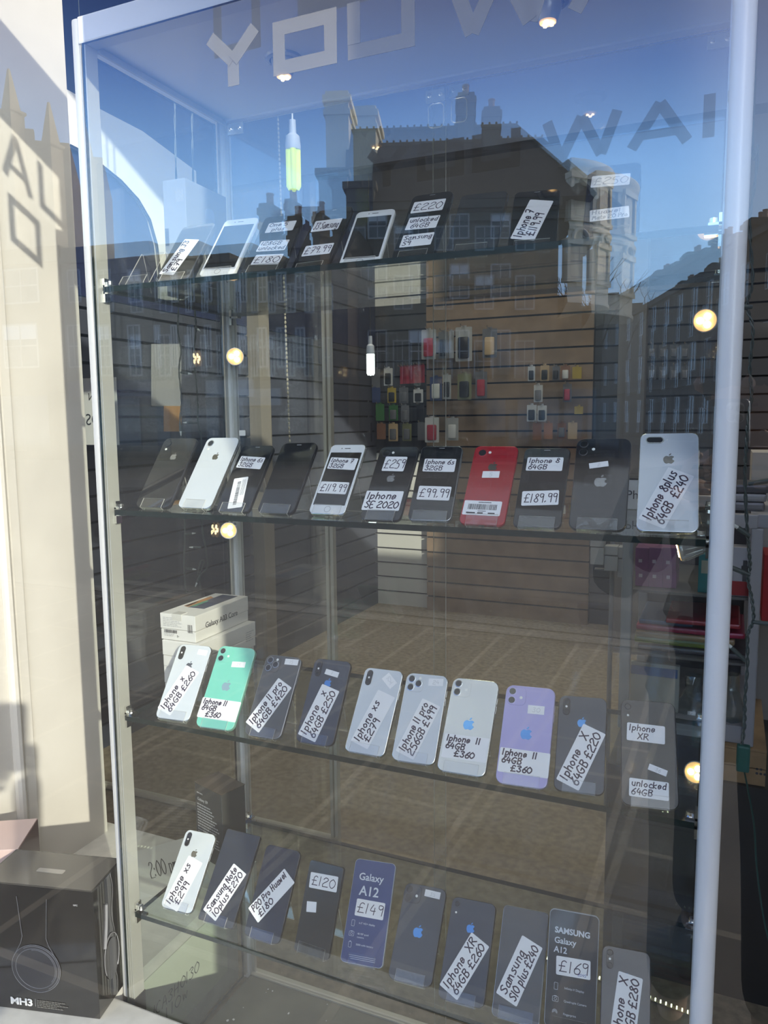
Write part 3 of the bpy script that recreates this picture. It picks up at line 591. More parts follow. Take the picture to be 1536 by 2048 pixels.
    for (tx, ty, tw, th, ang, lines) in P[3]:
        small = lines[0].startswith('~'); tw, th = tw/1000, th/1000
        Mt = Matrix.Translation((tx/1000, ty/1000, .0009 if kw.get('proud') else .0004)) @ Matrix.Rotation(math.radians(ang), 4, 'Z')
        m = MB(); m.prism(rr(tw, th, .0004 if small else .0019, 3), 0, .00016)
        bar = lines[0] == '#bar'
        g = m.build('sticker' if small or bar else 'price_tag', kw.get('tagmat', LABEL), o, M=Mt)
        if bar:
            m = MB(); m.fixn = False; rb = random.Random(3); x = -tw*.38
            tall = th > tw
            if tall:                              # printed sideways
                yy = -th*.40
                while yy < th*.38:
                    b = rb.choice((.0006, .0010, .0016)); m.poly([(-tw*.18, yy, .0003), (tw*.06, yy, .0003), (tw*.06, yy+b, .0003), (-tw*.18, yy+b, .0003)]); yy += b+rb.choice((.0006, .001))
                for k in range(4): m.poly([(tw*(.16+.07*k), -th*.1, .0003), (tw*(.18+.07*k), -th*.1, .0003), (tw*(.18+.07*k), th*.42, .0003), (tw*(.16+.07*k), th*.42, .0003)])
            else:
                while x < tw*.38:
                    b = rb.choice((.0004, .0007, .0012)); m.poly([(x, -th*.12, .0003), (x+b, -th*.12, .0003), (x+b, th*.26, .0003), (x, th*.26, .0003)]); x += b+rb.choice((.0004, .0008))
                for k, (a, b2) in enumerate(((-.4, -.16), (-.1, .05), (.18, .36))): m.poly([(tw*a, -th*.40, .0003), (tw*b2, -th*.40, .0003), (tw*b2, -th*.30, .0003), (tw*a, -th*.30, .0003)])
                m.poly([(-tw*.12, th*.36, .0003), (tw*.22, th*.36, .0003), (tw*.22, th*.41, .0003), (-tw*.12, th*.41, .0003)])
                m.poly([(-tw*.10, -th*.24, .0003), (tw*.12, -th*.24, .0003), (tw*.12, -th*.20, .0003), (-tw*.10, -th*.20, .0003)])
            m.build('barcode', PRINT, g)
        elif small:
            if lines[0][1:]: handwriting([lines[0][1:]], tw*.6, th*.9, PENCIL, g, wid=.0005, name='pencil_number')
        else:
            handwriting(lines, tw, th, kw.get('ink', INK), g, wid=.0020 if th > .03 else .0014)
    return o
def stand(key, label, P=None, wide=None):
    P = P or PH[key]; shelf, (w, h, t), (x, y, yaw, lean, roll), _ = P
    t /= 1000; zz = {1: Z1, 2: Z2, 3: Z3, 4: Z4}[shelf]; wd = wide or random.choice((.046, .050, .053)); th = .0013
    s, c = math.sin(lean), math.cos(lean)
    q = lambda mm, b: (mm*c + b*s, .008 - mm*s + b*c)           # (depth, height) from distance behind the face and distance up the phone
    bk = t+.0014; top = q(bk, .085)
    foot = (top[0]+.022, .0035+th/2)
    line = [q(-.0022, .0165), q(-.0022, -.0016), q(bk, -.0016), q(bk, .078), top, (top[0]+.004, top[1]-.001), foot]
    m = MB(); L = []
    n = len(line)
    off = []
    for i, p in enumerate(line):
        a = line[max(i-1, 0)]; b = line[min(i+1, n-1)]; tx, tz = b[0]-a[0], b[1]-a[1]; l = math.hypot(tx, tz); off.append((-tz/l*th/2, tx/l*th/2))
    up_ = [(p[0]+o[0], p[1]+o[1]) for p, o in zip(line, off)]; dn = [(p[0]-o[0], p[1]-o[1]) for p, o in zip(line, off)]
    for sx in (-1, 1):
        L.append(([m.v((sx*wd/2, a[0], a[1])) for a in up_], [m.v((sx*wd/2, a[0], a[1])) for a in dn]))
    (lu, ld), (ru, rd) = L
    for i in range(n-1):
        m.slot = 0; m.face([lu[i], lu[i+1], ru[i+1], ru[i]]); m.face([ld[i], rd[i], rd[i+1], ld[i+1]])
        m.slot = 1; m.face([lu[i], ld[i], ld[i+1], lu[i+1]]); m.face([ru[i], ru[i+1], rd[i+1], rd[i]])
    m.slot = 1; m.face([lu[0], ru[0], rd[0], ld[0]]); m.face([lu[-1], ld[-1], rd[-1], ru[-1]])
    o = m.build('phone_stand', [ACR, ACE]); o.matrix_world = T(x, y, zz, yaw)
    return tag(o, label, 'stand', 'clear acrylic phone stands')
SHN = {1: 'top shelf', 2: 'second shelf', 3: 'third shelf', 4: 'lowest shelf'}
def add(key, label, short, *a, **k):
    phone(key, label, *a, **k)
    stand(key, f'clear acrylic stand under the {short}, {SHN[PH[key][0]]}')
# top shelf
add('j3a', 'grey-rimmed phone with a slanted Samsung J3 £79 tag on the top shelf', 'phone tagged Samsung J3 £79', pm('grey_front', (.10, .105, .11), .05), GREYRIM, 'front', rc=.010)
add('white7', 'white phone without any tag, left of the two white ones on the top shelf', 'left untagged white phone', WHTF, WHTF, 'front', home=True)
add('op5t', 'black phone with three tags One 5T plus, 128GB unlocked and £180', 'phone tagged £180', BLKG, DKRIM, 'back', rc=.008)
add('j3b', 'black phone tagged J3 Samsung and £79.99 on the top shelf', 'phone tagged £79.99', BLKG, DKRIM, 'front', rc=.010)
add('white6', 'white phone with a home button and dark screen between the £79.99 and £220 phones', 'white phone between the £79.99 and £220 ones', WHTF, WHTF, 'front', home=True)
add('s9', 'black phone with three tags £220, unlocked 64GB and Samsung S9', 'phone tagged £220', BLKG, DKRIM, 'front', rc=.010)
add('dark', 'plain dark phone without any tag right of the £220 phone', 'plain dark untagged phone', DKGREY, DKRIM, 'back', rc=.011, port=False)
add('i7', 'black phone with a slanted pinkish tag Iphone 7 £119.99 on the top shelf', 'phone with the slanted £119.99 tag', BLKG, DKRIM, 'front', rc=.009, home=False)
add('mate20', 'dark phone at the right end of the top shelf with faint £250 and Huawei tags', 'phone tagged £250', pm('blue_black_glass', (.014, .02, .04), .06), DKRIM, 'back', rc=.009, ink=pbr('faded_ink', (.42, .44, .50), .6))
# second shelf
add('xr', 'untagged dark phone with one lens at the left end of the second shelf', 'untagged dark phone at the left end', BLKG, DKRIM, 'back', rc=.011, logo=LOGOG, cam='single')
add('xrw', 'untagged white phone with one lens beside the dark one on the second shelf', 'untagged white phone', WHTG, SILV, 'back', rc=.011, logo=LOGOD, cam='single')
add('6s', 'dark phone tagged Iphone 6s with a barcode sticker stuck across its screen', 'phone with the barcode sticker and 6s tag', SCREEN, DKRIM, 'front', rc=.009)
add('black', 'glossy black phone without any tag left of the white £119.99 phone', 'glossy black untagged phone', SCREEN, DKRIM, 'front', rc=.011, notch=True)
add('7w', 'white phone with a home button tagged Iphone 7 32GB and £119.99', 'white phone tagged £119.99', WHTF, SILV, 'front', home=True)
add('se', 'black phone tagged £259 and Iphone SE 2020', 'phone tagged £259', BLKG, DKRIM, 'back', logo=LOGOG, logoy=.555, cam='single')
add('6s2', 'black phone tagged Iphone 6s 32GB and £99.99 on the second shelf', 'phone tagged £99.99', SCREEN, GREYRIM, 'front')
add('red', 'red phone with one lens, a barcode sticker and a small 5 sticker', 'red phone', REDG, REDR, 'back', logo=LOGOD, logoy=.725, cam='single')
add('8', 'black phone tagged Iphone 8 64GB and £189.99', 'phone tagged £189.99', SCREEN, DKRIM, 'front')
add('11b', 'black phone with two lenses in a square bump on the second shelf', 'black two-lens phone', BLKG, DKRIM, 'back', rc=.0115, logo=LOGOG, logoy=.51, logos=.0175, cam='duo')
add('8p', 'large silver phone with a slanted tag Iphone 8plus £240', 'large silver phone', WHTG, SILV, 'back', rc=.010, logo=LOGOD, logoy=.72, logos=.015, cam='hpill')
# third shelf
add('xw', 'white phone with a slanted £260 tag at the left end of the third shelf', 'white phone tagged £260', WHTG, SILV, 'back', rc=.0105, logo=LOGOD, logoy=.715, logos=.0135, cam='pill')
add('11g', 'mint green phone tagged Iphone 11 64GB £360', 'mint green phone', MINT, MINTR, 'back', rc=.0115, logo=LOGOP, logoy=.51, logos=.0175, cam='duo')
add('11pg', 'graphite phone with three lenses and a slanted £420 tag', 'phone tagged £420', GRAPH, GREYRIM, 'back', rc=.0115, cam='trio')
add('xd', 'dark grey phone with a slanted £250 tag next to the graphite one', 'phone tagged £250', SPGR, DKRIM, 'back', rc=.0105, logo=LOGOB, logoy=.715, logos=.0135, cam='pill')
add('xsw', 'white phone with a slanted £279 tag and a small turned sticker', 'white phone tagged £279', WHTG, SILV, 'back', rc=.0105, cam='pill')
add('11pw', 'white phone with three lenses and a slanted £499 tag', 'phone tagged £499', WHTG, SILV, 'back', rc=.0115, cam='trio')
add('11w', 'white phone with two lenses tagged Iphone 11 64GB £360', 'white phone tagged £360', pm('cream_glass', (.78, .78, .74), .10), SILV, 'back', rc=.0115, logo=LOGOB, logoy=.51, logos=.0175, cam='duo')
add('11p', 'lilac phone with two lenses tagged Iphone 11 64GB £360', 'lilac phone', PURP, PURPR, 'back', rc=.0115, logo=LOGOB, logoy=.51, logos=.0175, cam='duo')
add('xd2', 'dark grey phone with a slanted £220 tag standing right beside the lilac phone', 'phone tagged £220', SPGR, DKRIM, 'back', rc=.0105, logo=LOGOB, logoy=.715, logos=.0135, cam='pill')
add('xr3', 'black phone tagged Iphone XR and unlocked 64GB at the right end of the third shelf', 'phone tagged XR unlocked', BLKG, DKRIM, 'back', rc=.011, cam='dot')
# lowest shelf
add('xs4', 'white phone with a slanted £299 tag at the left end of the lowest shelf', 'white phone tagged £299', WHTG, SILV, 'back', rc=.0105, logo=LOGOD, logoy=.715, logos=.0135, cam='pill')
add('note', 'large square-cornered dark phone with a slanted £270 tag', 'phone tagged £270', DKGREY, DKRIM, 'back', rc=.004)
add('p20', 'dark phone with a long slanted tag P20 Pro Huawei £180', 'phone with the slanted £180 tag', DKGREY, DKRIM, 'back', rc=.010)
add('120', 'dark phone with a £120 tag and a torn white scrap', 'phone tagged £120', DKGREY, DKRIM, 'back', rc=.006)
A12 = dict(rc=.008, buttons=False, port=False, proud=True)
add('a12', 'blue phone in a clear sleeve printed Galaxy A12 with a £149 tag', 'blue sleeved phone tagged £149', SLEEVE, pm('sleeve_rim', (.42, .46, .52), .2), 'back', **A12)
add('11d4', 'dark phone with two lenses, a blue logo and a torn sticker, no price tag', 'dark two-lens phone without a price', SPGR, DKRIM, 'back', rc=.0115, logo=LOGOB, logoy=.51, logos=.0175, cam='duo')
add('xr4', 'dark phone with a slanted tag Iphone XR 64GB £260', 'phone tagged XR £260', SPGR, DKRIM, 'back', rc=.011, logo=LOGOB, logoy=.715, cam='dot')
add('s10', 'dark grey phone with a slanted tag Samsung S10 plus £240', 'phone tagged S10 plus £240', GRAPH, GREYRIM, 'back', rc=.007)
add('a12b', 'grey phone in a clear sleeve printed Samsung Galaxy A12 with a £169 tag', 'grey sleeved phone tagged £169', SLEEVE2, MAT['sleeve_rim'], 'back', **A12)
add('x4', 'blue-grey phone with a slanted £280 tag at the right end of the lowest shelf', 'phone tagged £280', SPGR, DKRIM, 'back', rc=.0105, logo=LOGOB, logoy=.715, logos=.0135, cam='pill')
stand(None, 'empty clear acrylic stand at the left end of the top shelf', (1, (70, 140, 8), (.066, .012, .02, .66, 0), []), .052)
for ob in list(COL.objects):
    if ob.name.startswith('price_tag') and ob.parent and ob.parent.get('label', '').startswith('grey phone in a clear sleeve'):
        g = handwriting(['2045'], .020, .006, pbr('blue_ink', (.03, .08, .35), .5), ob, wid=.0006, name='small_number'); g.location = (.013, -.0085, .0)
# print on the two sleeved phones
def icons(o, x, y, kind):
    m = MB(); z = .0006; m.fixn = True
    fr = lambda w, h, r=.0008: m.tube([(x+a, y+b, z) for a, b in (lambda q: q+q[:1])(rr(w, h, r, 3))], .00028, 5, cap=False)
    if kind == 'p': fr(.0052, .0095)
    elif kind == 'b': fr(.005, .0085); m.box(x-.0012, x+.0012, y+.0045, y+.0055, z-.0002, z+.0002)
    elif kind == 'c':
        fr(.0085, .0068); m.tube([(x+.0018*math.cos(k*PI/8), y+.0018*math.sin(k*PI/8), z) for k in range(17)], .00028, 5, cap=False); m.box(x-.002, x+.002, y+.0036, y+.0044, z-.0002, z+.0002)
    elif kind == 'f':
        for r in (.0012, .0024, .0036): m.tube([(x+r*math.cos(k*PI/10-.5), y+r*math.sin(k*PI/10-.5), z) for k in range(14)], .00028, 5)
    m.build('icon', SILVP, o)
for ob in list(COL.objects):
    if ob.get('label', '').startswith('blue phone in a clear sleeve'):
        o = ob; h = .164; Tm = lambda x, y: Matrix.Translation((x, y, .0005))
        text_mesh('Galaxy', .0165, SILVP, o, Tm(-.0265, .130), off=.0002); text_mesh('A12', .0215, SILVP, o, Tm(-.022, .106), off=.0003)
        for k, (ic, t1, t2) in enumerate((('p', '6.5" HD+ display', ''), ('c', '48 MP quad', 'camera'), ('b', '5000 mAh battery', ''))):
            y = .061-k*.0165; icons(o, -.0245, y, ic); text_mesh(t1, .0042, SILVP, o, Tm(-.014, y), ext=.0001)
            if t2: text_mesh(t2, .0042, SILVP, o, Tm(-.014, y-.005), ext=.0001)
        m = MB()
        for k in range(3): m.box(-.024+.002*k, .024, .0125-k*.0026, .0131-k*.0026, .0004, .0006)
        m.build('small_print', SILVP, o)
    if ob.get('label', '').startswith('grey phone in a clear sleeve'):
        o = ob; Tm = lambda x, y: Matrix.Translation((x, y, .0005))
        text_mesh('SAMSUNG', .0115, SILVP, o, Tm(-.0285, .131), off=.0004, sp=1.02); text_mesh('Galaxy', .0120, SILVP, o, Tm(-.0285, .1165), off=.0002); text_mesh('A12', .0120, SILVP, o, Tm(-.0285, .1035), off=.0002)
        for k, (ic, t1) in enumerate((('p', 'Infinity-V Display'), ('c', 'Quadruple Camera'), ('f', 'Fingerprint'))):
            y = .057-k*.0175; icons(o, -.0225, y, ic); text_mesh(t1, .0043, SILVP, o, Tm(-.010, y-.002), ext=.0001)
# ------------------------------------------------------------------ boxes in and beside the cabinet
CARD = pbr('white_card', (.74, .72, .68), .45); CARDK = pbr('black_card', (.010, .010, .010), .16, coat=.6); CARDG = pbr('grey_card', (.06, .058, .052), .3, coat=.4)
def carton(name, label, M, w, d, h, mat, cat='box', group=None, bev=.0012, lid=None):
    o = empty(name, label, cat, M, group)
    if lid:
        m = MB(); m.box(0, w, 0, d, 0, h-lid-.0008, bev=bev); m.build('tray', mat, o)
        m = MB(); m.box(-.0006, w+.0006, -.0006, d+.0006, h-lid, h, bev=bev); m.build('lid', mat, o)
    else:
        m = MB(); m.box(0, w, 0, d, 0, h, bev=bev); m.build('carton', mat, o)
    return o
FR = Matrix.Rotation(PI/2, 4, 'X')                                # print on a face that looks to -y
def onfront(x, z): return Matrix.Translation((x, -.0011, z)) @ FR
def onright(w, y, z): return Matrix.Translation((w+.0011, y, z)) @ Matrix.Rotation(PI/2, 4, 'Z') @ FR
def smalltext(o, Mx, rows, w, lh, mat=None, name='small_print', rnd=random.Random(5)):
    """rows of print too small to read"""
    m = MB(); m.fixn = False
    for k in range(rows):
        x = 0
        end = w*rnd.uniform(.55, 1)
        while x < end:
            b = rnd.uniform(.002, .008); m.poly([(x, -k*lh, 0), (min(x+b, end), -k*lh, 0), (min(x+b, end), -k*lh+lh*.45, 0), (x, -k*lh+lh*.45, 0)]); x += b+.0012
    return m.build(name, mat or GREYP, o, M=Mx)
def bars(o, Mx, w, h, rnd=random.Random(2)):
    m = MB(); m.fixn = False; x = 0
    while x < w:
        b = rnd.choice((.0005, .0008, .0013)); m.poly([(x, 0, 0), (x+b, 0, 0), (x+b, h, 0), (x, h, 0)]); x += b+rnd.choice((.0005, .0009))
    m.build('barcode', PRINT, o, M=Mx)
bw, bd, bh = .0809, .1803, .0517
TOPZ = Z3+.1201
b = carton('phone_box', 'white phone box with a coloured picture on top, uppermost of the third-shelf stack', T(.020, .10, TOPZ, .017), bw, bd, bh, CARD, group='white phone boxes on the third shelf', lid=.030)
text_mesh('Galaxy A03 Core', .0155, PRINT, b, onright(bw, .030, .0215), off=.0001)
smalltext(b, onfront(.006, .043), 6, .05, .0032); bars(b, onfront(.008, .014), .030, .0065); smalltext(b, onfront(.008, .011), 2, .028, .003); bars(b, onfront(.064, .018), .010, .016)
m = MB(); m.tube([(.040+.0025*math.cos(a), 0, .0085+.0025*math.sin(a)) for a in (0, 2.09, 4.19, 6.28)], .0003, 5); m.build('recycling_mark', PRINT, b, M=Matrix.Translation((0, -.001, 0)))
m = MB(); m.prism([(x, y) for x, y in ((.024, .055), (.062, .055), (.062, .172), (.024, .172))], 0, .0004); pic = m.build('picture', pbr('picture_slate', (.045, .055, .10), .3), b, M=Matrix.Translation((0, 0, bh)))
for nm, pts, col in (('picture_orange', ((.010, .060), (.0235, .056), (.0235, .140), (.010, .150)), (.50, .23, .06)), ('picture_green', ((.0245, .060), (.034, .065), (.032, .110), (.0245, .12)), (.10, .30, .20)), ('picture_yellow', ((.012, .060), (.019, .06), (.016, .10), (.012, .10)), (.62, .42, .16))):
    m = MB(); m.prism(pts, .0004, .0006); m.build('picture', pbr(nm, col, .35), b, M=Matrix.Translation((0, 0, bh+.0002)))
m = MB(); m.box(.028, .050, -.0016, .018, bh-.012, bh+.0009); m.build('tape', pbr('clear_tape', (.62, .60, .55), .2), b)
b = carton('phone_box', 'white phone box lying directly under the box with the coloured picture', T(.024, .098, TOPZ-.0525, -.02), .087, .185, .0517, CARD, group='white phone boxes on the third shelf', lid=.030)
smalltext(b, onright(.087, .150, .034), 5, .028, .0045)
b = carton('phone_box', 'white phone box at the bottom of the stack on the third shelf', T(.022, .102, Z3+.0035, .03), .087, .185, TOPZ-.0525-Z3-.004, CARD, group='white phone boxes on the third shelf', lid=.035)
b = carton('phone_box', 'tall white phone box standing upright at the left back of the top shelf', T(.048, .125, Z1+.0035, .05), .0485, .135, .205, pbr('bluish_card', (.27, .29, .32), .5))
bars(b, onfront(.010, .090) @ Matrix.Rotation(PI/2, 4, 'Z'), .030, .008); bars(b, onfront(.022, .020) @ Matrix.Rotation(PI/2, 4, 'Z'), .040, .006); smalltext(b, onfront(.030, .165) @ Matrix.Rotation(PI/2, 4, 'Z'), 5, .032, .0035)
m = MB(); m.prism([(x+.075, y+.110) for x, y in rr(.030, .115, .010, 5)], 0, .0005); m.build('picture', pbr('picture_phone', (.30, .34, .42), .35), b, M=onright(.0485, 0, 0))
b = carton('phone_box', 'black upright phone box at the back left corner of the lowest shelf', T(.004, .202, Z4+.0035, -.2956), .0912, .0608, .163, CARDG, bev=.001)
smalltext(b, onfront(.008, .143), 1, .035, .006); text_mesh('Galaxy S9', .009, GREYP, b, onfront(.009, .128)); smalltext(b, onfront(.008, .118), 14, .075, .0062)
m = MB(); m.box(-.0008, .092, -.0008, .0616, .1632, .1640); m.build('top_film', pbr('brown_film', (.11, .085, .06), .12, coat=.6), b)
# white box lying on the second shelf behind the silver phone
p = aty(1247, 985, .30); q = aty(1247, 1036, .30)
b = carton('phone_box', 'low white phone box with a black top edge behind the large silver phone', T(aty(1226, 1000, .295).x, .295, Z2+.0035, 0), .105, .06, .050, CARD)
m = MB(); m.box(-.0008, .1058, -.0008, .0608, .0502, .0530); m.build('lid_edge', CARDK, b)
text_mesh('iPhone', .021, PRINT, b, onfront(.016, .018))
# headphone box on the sill
b = empty('headphone_box', 'black shrink-wrapped box with the letters MH3 on the white window sill', 'box', T(-.2198, -.1451, SILL+.0005, .2552))
w, d, h = .2262, .1093, .2494
m = MB(); m.box(0, w, 0, d, 0, h, bev=.0012); f = m.build('carton', pbr('black_gloss_card', (.011, .011, .0105), .10, coat=.8), b)
m = MB(); m.box(.004, w-.004, .003, d-.003, h, h+.0006); m.build('top_panel', pbr('dark_top', (.080, .074, .062), .18, coat=.6), b)
m = MB(); m.prism([(x+w*.5, y+d*.45) for x, y in rr(.055, .012, .003, 4)], 0, .0012); m.build('hang_tab', pbr('clear_tab', (.30, .28, .24), .12, coat=.5), b, M=Matrix.Translation((0, 0, h)))
text_mesh('MH3', .0190, pbr('white_print', (.78, .77, .72), .5), b, onfront(.047, .011), off=.0006, sx=1.25, sp=.95)
m = MB(); m.box(.0985, .0988, -.0013, -.001, .011, .026); m.build('divider', GREYP, b)
smalltext(b, onfront(.102, .0225), 5, .070, .0032, pbr('dim_print', (.15, .145, .13), .6))
text_mesh('NFC', .0045, GREYP, b, onfront(.187, .220))
HP = pbr('headphone_print', (.055, .055, .058), .25, coat=.5); HPE = pbr('headphone_line', (.24, .24, .25), .25)
cx, cz = .105, .088
m = MB(); m.prism([(cx+.049*math.cos(k*PI/18), cz+.047*math.sin(k*PI/18)) for k in range(36)], 0, .0004); m.build('picture', pbr('headphone_dark', (.035, .035, .038), .2, coat=.5), b, M=Matrix.Translation((0, -.0011, 0)) @ FR)
m = MB()
for r, a0, a1 in ((.049, 0, 36), (.041, -9, 27), (.046, -6, 12), (.0385, -4, 10)): m.tube([(cx+r*math.cos(k*PI/18), -.0016, cz+r*.96*math.sin(k*PI/18)) for k in range(a0, a1+1)], .00045, 5)
for sx in (-1, 1): m.tube([(cx+sx*.044, -.0016, cz+.020), (cx+sx*.028, -.0016, cz+.048), (cx+sx*.024, -.0016, cz+.062), (cx+sx*.030, -.0016, cz+.14)], .0005, 5)
m.build('picture_outline', HPE, b)
text_mesh('YORDO', .005, GREYP, b, onfront(cx-.002, cz-.012))
m = MB(); m.prism([(y*.8+.052+.026*math.cos(k*PI/16)*1.0 if False else .050+.024*math.cos(k*PI/16), .085+.040*math.sin(k*PI/16)) for k, y in ((k, 0) for k in range(32))], 0, .0004); m.build('side_picture', HP, b, M=Matrix.Translation((w+.0011, 0, 0)) @ Matrix.Rotation(PI/2, 4, 'Z') @ FR)
m = MB(); m.tube([(w+.0016, .050+.026*math.cos(k*PI/16), .090+.044*math.sin(k*PI/16)) for k in range(-4, 20)], .0008, 5); m.tube([(w+.0016, .028, .120), (w+.0016, .036, .160), (w+.0016, .040, .200)], .003, 6); m.build('side_outline', HPE, b)
m = MB(); m.tube([(w+.001, .062+.004*math.sin(k*.9), .004+k*.0135) for k in range(19)], .0004, 5); m.build('wrap_seam', pbr('shrink_wrap', (.20, .20, .20), .12, coat=.5), b)
# pink carton left of it
b = empty('pink_box', 'pale pink box with a dark side on the sill, left behind the black headphone box', 'box', T(-.247, -.036, SILL+.0005, .54))
m = MB(); m.box(-.18, 0, 0, .12, 0, .248, bev=.001); m.build('carton', pbr('pink_card', (.56, .42, .38), .35, coat=.3), b); m = MB(); m.box(.0003, .0013, .001, .119, .001, .246); m.build('dark_side', pbr('maroon_card', (.10, .035, .035), .3, coat=.4), b)
# sheets of paper with handwriting on the white deck
PAPER = pbr('paper', (.60, .60, .57), .6)
def sheet(label, M, w, h, lines, fill=.8, flip=False, mat=None, ink=None):
    m = MB(); m.box(-w/2, w/2, -h/2, h/2, 0, .0005); o = m.build('paper_sheet', mat or PAPER); o.matrix_world = M; tag(o, label, 'paper')
    if lines: 
        g = handwriting(lines, w*.9, h*.6, ink or PRINT, o, wid=.0022, z=.0011, fill=fill)
        if flip: g.scale = (-1, 1, 1)
    return o
p = atz(330, 1735, SILL)
o = sheet('white paper sheet with a handwritten time on the white deck left of the cabinet', Matrix.Translation((-.222, .345, SILL+.0006)) @ Matrix.Rotation(.95, 4, 'Z'), .30, .21, ['2:00 pm'], fill=.25)
o = sheet('white paper with a handwritten code, hung on the deck side below the lowest shelf', Matrix.Translation((-.0205, .175, SILL-.115)) @ Matrix.Rotation(PI/2, 4, 'Z') @ FR, .30, .17, ['', 'WCA3HO130', '  1 / 10w'], fill=.62, mat=pbr('paper_green', (.62, .64, .52), .6))
# ------------------------------------------------------------------ adjustable spotlights on the cabinet posts
def spot(label, P, aim, post, r=.0185):
    P = Vector(P); z = -(Vector(aim)-P).normalized(); Mx = z.to_track_quat('Z', 'Y').to_matrix().to_4x4(); Mx.translation = P
    o = empty('spotlight', label, 'spotlight', Mx, 'spotlights on the cabinet posts')
    m = MB(); m.lathe([(r, 0), (r*1.04, .003), (r*.98, .006), (r*.60, .030), (r*.45, .044), (r*.25, .046)], n=28); 
    for k in range(14):
        a = k*2*PI/14; m.tube([(r*.97*math.cos(a), r*.97*math.sin(a), .007), (r*.62*math.cos(a), r*.62*math.sin(a), .030)], .0012, 5)
    m.build('housing', pbr('spot_housing', (.66, .66, .64), .25, metal=.7), o, True)
    m = MB(); m.lathe([(r*.93, -.0002), (r*.90, -.0012), (.0005, -.0016)], n=26, cap0=False); m.build('lens', LEDS, o, True)
    for k in range(3):
        a = k*2*PI/3; m = MB(); m.lathe([(r*.28, 0), (r*.25, -.0014)], Matrix.Translation((r*.40*math.cos(a), r*.40*math.sin(a), -.0016)), 12); m.build('led', LED, o)
    I = Mx.inverted(); q = I @ Vector(post)
    m = MB(); m.tube([(0, 0, .040), (0, 0, .056), tuple(Vector((q.x, q.y, q.z))*.5+Vector((0, 0, .03))), tuple(q)], .0032, 8); m.build('arm', CHROME, o, True)
    return o
def front_of(px, py, y): return aty(px, py, y)
p = front_of(470, 713, .335); spot('warm lit spotlight on the back left post between the top and second shelves', p, p+(CAM-p)*.5+Vector((.02, 0, .0)), (.012, CD-.014, p.z+.01))
p = front_of(457, 1061, .335); spot('warm lit spotlight on the back left post just below the second shelf', p, p+(CAM-p)*.5, (.012, CD-.014, p.z+.01), .018)
p = front_of(1410, 641, .30); spot('warm lit spotlight beside the right post just below the top shelf', p, p+(CAM-p)*.5, (CW-.012, CD-.014, p.z+.01))
p = front_of(1391, 1545, .30); spot('warm lit spotlight beside the right post below the third shelf', p, p+(CAM-p)*.5+Vector((-.02, 0, 0)), (CW-.012, CD-.014, p.z+.01))
p = front_of(1359, 1098, .10); spot('spotlight seen from the side under the right end of the second shelf', p, p+Vector((-.25, -.01, -.06)), (CW-.012, .02, p.z+.012), .018)
# small loose tag on the back left post
p = aty(484, 866, CD-.014); m = MB(); m.prism(rr(.016, .012, .002, 3), 0, .0006); o = m.build('tag', LABEL); o.matrix_world = Matrix.Translation((p.x, CD-.0125, p.z)) @ FR; tag(o, 'tiny white tag stuck to the glass beside the back left post', 'tag')
# ------------------------------------------------------------------ fairy lights
WIRE = pbr('fairy_wire', (.05, .065, .06), .5); FBULB = pbr('fairy_bulb', (.55, .58, .55), .15)
def fairy(label, path, y, bulbs, r=.0016, plug=None):
    P = [aty(a, b_, y) for a, b_ in path]; P.insert(0, Vector((P[0].x, y, 3.6))); S = smooth_line([tuple(q) for q in P], 8)
    o = empty('fairy_light_string', label, 'fairy lights', Matrix.Translation(P[-1])); off = -P[-1]
    for k in (-1, 1):
        m = MB(); m.tube([Vector(q)+off+Vector((k*.0016*math.cos(i*1.1), k*.0016*math.sin(i*1.1), 0)) for i, q in enumerate(S)], r*.8, 6); m.build('wire', WIRE, o, True)
    for a, b_, dx, dz in bulbs:
        q = aty(a, b_, y)+off; e = q+Vector((dx, -.006, dz)); m = MB(); m.tube([q, q+(e-q)*.55, e], [.0028, .0036, .0034], 8); m.slot = 1; m.tube([e, e+(e-q).normalized()*.012], [.0028, .0012], 8); m.build('bulb', [WIRE, FBULB], o, True)
    if plug:
        a, b_ = plug; q = aty(a, b_, y)+off; m = MB(); m.box(q.x-.009, q.x+.009, q.y-.006, q.y+.006, q.z-.020, q.z+.020, bev=.003); m.build('plug', pbr('green_plug', (.012, .07, .055), .5), o)
    return o
fairy('thin fairy light string hanging left of the cabinet, behind the untagged dark phone', [(346, 60), (350, 260), (354, 430), (357, 600), (356, 660), (362, 700), (358, 740), (363, 800), (360, 850), (368, 920), (366, 1000), (370, 1060), (368, 1130), (372, 1185)], .62, [(362, 745, .03, -.004), (360, 848, .006, -.02), (370, 1068, .03, .004), (371, 1136, .03, 0)])
fairy('second fairy light string hanging beside the back left post', [(382, 60), (384, 260), (388, 430), (389, 600), (392, 655), (388, 710), (393, 770), (396, 815), (396, 845), (403, 880), (402, 960), (404, 1050), (412, 1100), (414, 1135), (396, 1150), (402, 1122), (408, 1125), (400, 1150), (402, 1180)], .60, [(391, 655, .012, -.006), (396, 845, -.030, 0), (402, 1095, -.02, 0), (400, 1150, -.006, -.02)])
fairy('green fairy light string with a plug hanging right of the cabinet\'s right post', [(1512, 60), (1516, 300), (1500, 440), (1505, 560), (1494, 610), (1506, 660), (1500, 730), (1503, 790), (1496, 840), (1492, 900), (1490, 960), (1494, 1050), (1497, 1090), (1500, 1130), (1496, 1160), (1504, 1200), (1507, 1240), (1496, 1270), (1495, 1330), (1490, 1400), (1489, 1450), (1483, 1498)], .14, [(1497, 968, .035, .008), (1499, 1072, -.016, .012), (1500, 1150, -.03, .012), (1507, 1244, .04, 0), (1491, 1322, -.02, .02), (1504, 614, -.016, .0)], plug=(1486, 1516))
